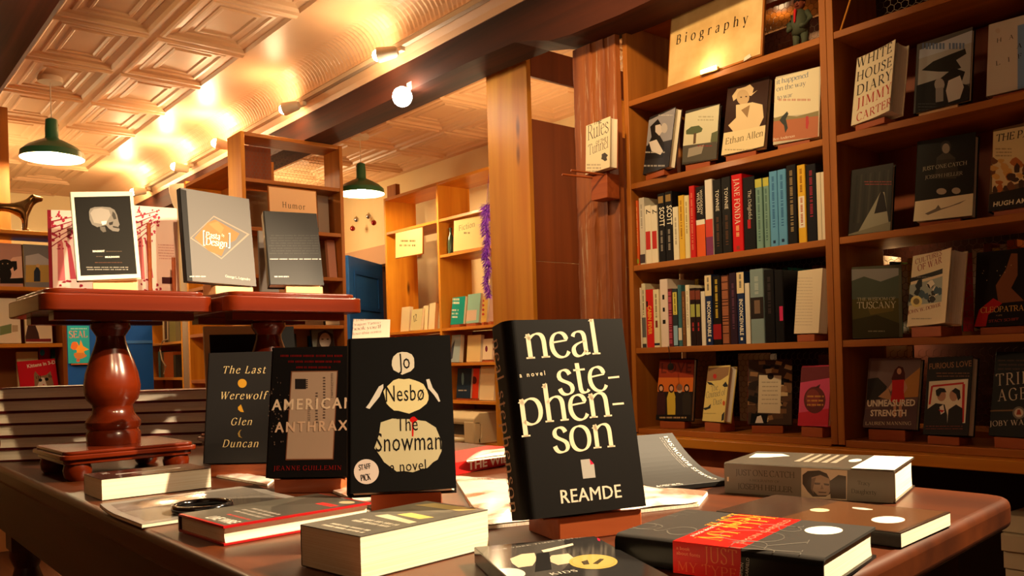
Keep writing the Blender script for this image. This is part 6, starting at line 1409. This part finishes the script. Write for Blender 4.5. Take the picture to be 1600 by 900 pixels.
# ------------------------------------------------------------------ chicken wire bookcase contents
def xbook(label, px0, px1, top, zs, x, t, cols, art=None, tilt=6, soft=True, group=None):
    """cover-out book in a case that faces +x"""
    a = on_x(px0, top + 20, x).y; b = on_x(px1, top + 20, x).y; hh = on_x((px0 + px1) / 2, top, x).z - zs
    return book('book', label, pose(x, a, zs + .0006 + t * math.sin(math.radians(tilt)), 90, tilt), max(b - a, .02), hh, t, *cols, soft=soft, art=art, group=group, rough=.45)
xbook('pale pink book standing on the third shelf of the chicken wire bookcase', 514, 526, 375, 1.4856, HX - .05, .03, ((236, 176, 150), (200, 140, 110), (200, 140, 110)))
xbook('white paper sheet book behind the peach sign, chicken wire bookcase', 497, 514, 306, 1.7456, HX - .12, .012, ((214, 196, 170), DK, DK), None, 2)
xbook('cover with a pale face portrait under the farther pedestal stand', 491, 525, 515, .9306, HX - .05, .02, ((120, 130, 126), DK, DK), lambda A: (A.poly([(494, 547), (497, 520), (508, 516), (520, 522), (523, 547)], (60, 50, 46)), A.ell(508, 532, 9, 12, (196, 186, 176), 16), A.ell(504, 530, 2, 1, (50, 40, 40), 8), A.ell(512, 530, 2, 1, (50, 40, 40), 8)), 8)
xbook('blue book left of the face portrait, chicken wire bookcase', 484, 496, 525, .9306, HX - .135, .02, ((24, 84, 150), DK, DK), None, 3)
xbook('black book at the left of the lower shelf, chicken wire bookcase', 447, 466, 522, .9306, HX - .05, .03, ((26, 24, 24), DK, DK))
xbook('white spined book on the shelf under the pink one, chicken wire bookcase', 509, 531, 486, 1.2056, HX - .05, .03, ((206, 190, 160), DK, DK))
# ------------------------------------------------------------------ far left bookcase contents
FX = -5.17
def dogcover(A): A.poly([(0, 424), (20, 402), (36, 400), (36, 440), (0, 440)], (236, 196, 180)); A.ell(8, 414, 13, 9, (28, 24, 24), 14); A.poly([(18, 408), (26, 408), (27, 420), (22, 424)], (28, 24, 24)); A.ell(8, 428, 10, 12, (24, 20, 20), 14); A.ell(4, 412, 1.2, 1, (180, 150, 110), 8); A.ell(12, 412, 1.2, 1, (180, 150, 110), 8); A.poly([(0, 436), (36, 434), (36, 443), (0, 443)], (24, 20, 20))
xbook('cover with a black dog portrait on the far left bookcase', -8, 35, 380, 1.4406, FX - .05, .03, ((196, 150, 140), (220, 206, 170), DK), dogcover)
xbook('grey-blue landscape cover with a child on the far left bookcase', 38, 77, 382, 1.4406, FX - .05, .02, ((130, 130, 134), (220, 200, 150), DK), lambda A: (A.poly([(40, 400), (60, 396), (77, 406), (77, 415), (40, 415)], (190, 190, 196)), A.poly([(40, 414), (77, 414), (77, 441), (40, 441)], (190, 160, 86)), A.poly([(53, 424), (58, 415), (63, 424), (63, 440), (53, 440)], (40, 50, 70)), A.ell(59, 415, 3, 3, (216, 180, 130), 10)))
xbook('white cover with a green picture, second shelf of the far left bookcase', -6, 32, 466, 1.1376, FX - .05, .025, ((236, 226, 204), (226, 214, 170), DK), lambda A: (A.poly([(0, 510), (18, 506), (18, 520), (0, 524)], (120, 140, 96)), A.poly([(19, 508), (28, 508), (28, 518), (19, 519)], (190, 170, 140))))
xbook('white cover with a dark figure, second shelf of the far left bookcase', 39, 81, 470, 1.1376, FX - .05, .025, ((236, 220, 190), (226, 214, 170), DK), lambda A: (A.poly([(39, 530), (44, 506), (52, 500), (60, 520), (62, 530)], (70, 44, 40)), A.poly([(40, 530), (80, 529), (80, 534), (40, 534)], (130, 40, 44))))
xbook('cream blank book behind the kitten cover, third shelf of the far left bookcase', 28, 61, 550, .8356, FX - .10, .03, ((232, 212, 160), (232, 212, 160), DK))
xbook('red spined book with a blue dot, third shelf of the far left bookcase', 63, 80, 544, .8356, FX - .10, .03, ((170, 30, 36), (150, 30, 34), DK), lambda A: A.ell(66, 551, 4, 5, (60, 150, 190), 14))
xbook('dark green thin book at the right of the third shelf, far left bookcase', 82, 88, 546, .8356, FX - .08, .02, ((30, 70, 60), DK, DK))
def kit(A):
    A.text('Kittens in 3-D', 43, 575, 87, 568, (240, 226, 206), 1.1, 't', .03)
    A.poly([(53, 585), (55, 580), (62, 588), (72, 586), (79, 580), (81, 590), (84, 600), (82, 612), (54, 614), (54, 600)], (150, 120, 90)); A.poly([(64, 590), (69, 590), (74, 604), (82, 606), (80, 616), (56, 616), (58, 604)], (236, 222, 206)); A.ell(63, 594, 3, 2.6, (24, 22, 20), 12); A.ell(73, 592.5, 3, 2.6, (24, 22, 20), 12); A.ell(68, 601, 1.6, 1.2, (206, 120, 120), 8)
    for k in range(3): A.poly([(56 + 3 * k, 588 - k), (57 + 3 * k, 588 - k), (58 + 3 * k, 592), (57 + 3 * k, 592)], (50, 38, 30)); A.poly([(76 + 2 * k, 585 + k), (77 + 2 * k, 585 + k), (77 + 2 * k, 590), (76 + 2 * k, 590)], (50, 38, 30))
Mk = pose(FX + .012, on_x(41, 600, FX).y, .8356, 90, 7, -6)
book('book', 'bright red cover with a kitten, leaning in the far left bookcase', pose(FX - .045, on_x(41, 600, FX - .04).y - .022, .8386, 90, 7, -4), .185, .205, .012, (206, 24, 44), (160, 20, 36), DK, soft=True, art=kit, rough=.4)
# bronze dog on top of the far left bookcase
dx = on_x(18, 357, FX - .08); sk = bpy.data.meshes.new('dog_figurine'); bm2 = bmesh.new()
J = {'hip': (0, -.10, .128), 'bel': (0, -.02, .130), 'che': (0, .07, .126), 'nek': (0, .105, .165), 'hed': (0, .128, .192), 'muz': (0, .168, .184), 'tl1': (0, -.14, .15), 'tl2': (0, -.165, .19), 'earl': (.022, .116, .198), 'earr': (-.022, .116, .198),
     'fl1': (.03, .08, .06), 'fl2': (.03, .078, .012), 'fl3': (.03, .095, .006), 'fr1': (-.03, .075, .06), 'fr2': (-.03, .07, .012), 'fr3': (-.03, .088, .006),
     'bl1': (.03, -.085, .07), 'bl2': (.03, -.125, .045), 'bl3': (.03, -.115, .01), 'bl4': (.03, -.098, .006), 'br1': (-.03, -.08, .07), 'br2': (-.03, -.12, .045), 'br3': (-.03, -.11, .01), 'br4': (-.03, -.093, .006)}
RD = {'hip': .028, 'bel': .024, 'che': .033, 'nek': .022, 'hed': .024, 'muz': .013, 'tl1': .010, 'tl2': .006, 'earl': .009, 'earr': .009, 'fl1': .012, 'fr1': .012, 'bl1': .015, 'br1': .015}
V_ = {k: bm2.verts.new(v) for k, v in J.items()}
for a, b in (('hip', 'bel'), ('bel', 'che'), ('che', 'nek'), ('nek', 'hed'), ('hed', 'muz'), ('hip', 'tl1'), ('tl1', 'tl2'), ('hed', 'earl'), ('hed', 'earr'), ('che', 'fl1'), ('fl1', 'fl2'), ('fl2', 'fl3'), ('che', 'fr1'), ('fr1', 'fr2'), ('fr2', 'fr3'), ('hip', 'bl1'), ('bl1', 'bl2'), ('bl2', 'bl3'), ('bl3', 'bl4'), ('hip', 'br1'), ('br1', 'br2'), ('br2', 'br3'), ('br3', 'br4')): bm2.edges.new((V_[a], V_[b]))
bm2.to_mesh(sk); bm2.free()
do = bpy.data.objects.new('dog_figurine', sk); COL.objects.link(do)
m_ = do.modifiers.new('skin', 'SKIN'); do.modifiers.new('smooth', 'SUBSURF').render_levels = 2
for i, k in enumerate(J): rr_ = RD.get(k, .009); sk.skin_vertices[0].data[i].radius = (rr_, rr_)
sk.skin_vertices[0].data[0].use_root = True; m_.use_smooth_shade = True
sk.materials.append(mat((96, 66, 34), .22, .85)); do.matrix_world = Matrix.Translation((FX - .10, dx.y - .01, 1.745)) @ Matrix.Rotation(math.radians(-8), 4, 'Z')
tag(do, 'bronze dog figurine standing on top of the far left bookcase', 'figurine')
# sea life poster-book on the blue panel
def sea(A):
    A.text('SEAL', 108, 528, 137, 527, (206, 140, 120), 1.35, 's', .4); A.lines(110, 512, 136, 515, 1, (200, 220, 210), 3, .5)
    A.poly([(113, 540), (120, 534), (124, 541), (126, 531), (130, 541), (139, 546), (131, 549), (134, 556), (126, 553), (119, 556), (120, 548)], (226, 150, 50)); A.ell(116, 540, 6, 6, (216, 110, 50), 10, .2); A.ell(124, 555, 11, 5, (190, 120, 60), 12, .3); A.ell(122, 563, 3, 3, (190, 90, 60), 8)
Ms = pose(-7.545, on_x(107, 568, -7.54).y, 0, 90, 0); zb = on_x(107, 568, -7.54).z
book('book', 'turquoise cover with an orange starfish hung on the blue panel', Matrix.Translation((-7.545, on_x(107, 568, -7.54).y, zb)) @ Matrix.Rotation(PI / 2, 4, 'Z'), on_x(141, 560, -7.54).y - on_x(107, 560, -7.54).y, on_x(120, 509, -7.54).z - zb, .012, (40, 160, 170), (30, 120, 130), DK, soft=True, art=sea)
MB().box((0.02, -.012, -.012), (.16, .014, -.001)).build('holder', M_BLOCK, matrix=Matrix.Translation((-7.545, on_x(107, 568, -7.54).y, zb)) @ Matrix.Rotation(PI / 2, 4, 'Z'))
tag(bpy.data.objects['holder'], 'small wooden ledge under the starfish cover on the blue panel', 'ledge')
# ------------------------------------------------------------------ deep back bookcases
def deep(row, zs, x0, group):
    r = random.Random(int(zs * 1000)); x = x0
    for t, hh, c, lab in row:
        book('book', lab, Matrix.Translation((x + t, 2.54, zs + .0006)) @ Matrix.Rotation(PI / 2, 4, 'Z'), .15, hh, t - .001, c, c, c, soft=True, group=group, rough=.5); x += t
deep([(.05, .2, (226, 214, 180), 'cream book at the left end of the upper deep shelf'), (.04, .22, (90, 40, 30), 'dark red book on the upper deep shelf'), (.05, .23, (40, 36, 36), 'black book on the upper deep shelf'), (.05, .2, (110, 100, 90), 'grey book on the upper deep shelf'), (.16, .22, (150, 150, 96), 'wide olive picture book on the upper deep shelf'), (.12, .2, (120, 110, 80), 'khaki book at the right end of the upper deep shelf')], 1.215, -8.05, 'books on the deep back shelves')
deep([(.06, .24, (60, 120, 150), 'blue-edged white book on the middle deep shelf'), (.05, .23, (50, 40, 36), 'black book left of the orange one on the middle deep shelf'), (.05, .23, (96, 84, 70), 'grey-brown book on the middle deep shelf'), (.26, .23, (190, 90, 34), 'wide orange picture book on the middle deep shelf'), (.06, .2, (60, 54, 48), 'dark book at the right end of the middle deep shelf')], .90, -8.2, 'books on the deep back shelves')
deep([(.16, .18, (206, 206, 170), 'pale picture book on the upper shelf under the farther pedestal'), (.05, .2, (110, 120, 110), 'sage book on the upper shelf under the farther pedestal'), (.06, .2, (190, 170, 120), 'tan book on the upper shelf under the farther pedestal'), (.08, .2, (226, 214, 190), 'white book on the upper shelf under the farther pedestal')], 1.262, -7.25, 'books on the deep back shelves')
deep([(.14, .2, (36, 30, 30), 'black book on the second shelf under the farther pedestal'), (.09, .24, (130, 126, 120), 'grey book on the second shelf under the farther pedestal'), (.05, .24, (60, 56, 54), 'charcoal book on the second shelf under the farther pedestal'), (.05, .22, (214, 196, 160), 'cream book on the second shelf under the farther pedestal')], .955, -7.10, 'books on the deep back shelves')
q = EYE + ray(279, 574) * 6.6
book('book', 'small green book face out on the second shelf under the farther pedestal', pose(-7.22, 2.515, .9590, 0, 8), .17, .12, .02, (50, 120, 80), (40, 90, 60), DK, soft=True)
cb = MB(); p0 = on_y(256, 512, 2.47); cb.tube([on_y(x, y, 2.47) for x, y in ((262, 530), (254, 533), (250, 546), (253, 562), (259, 572), (256, 584))], .006, 8, mat((206, 190, 160), .5))
cb.tube([on_y(x, y, 2.47) for x, y in ((262, 530), (261.5, 490), (261, 440))], .005, 8, mat((206, 190, 160), .5))
tag(cb.build('cable'), 'pale looped cable hanging at the edge of the deep back bookcases', 'cable')
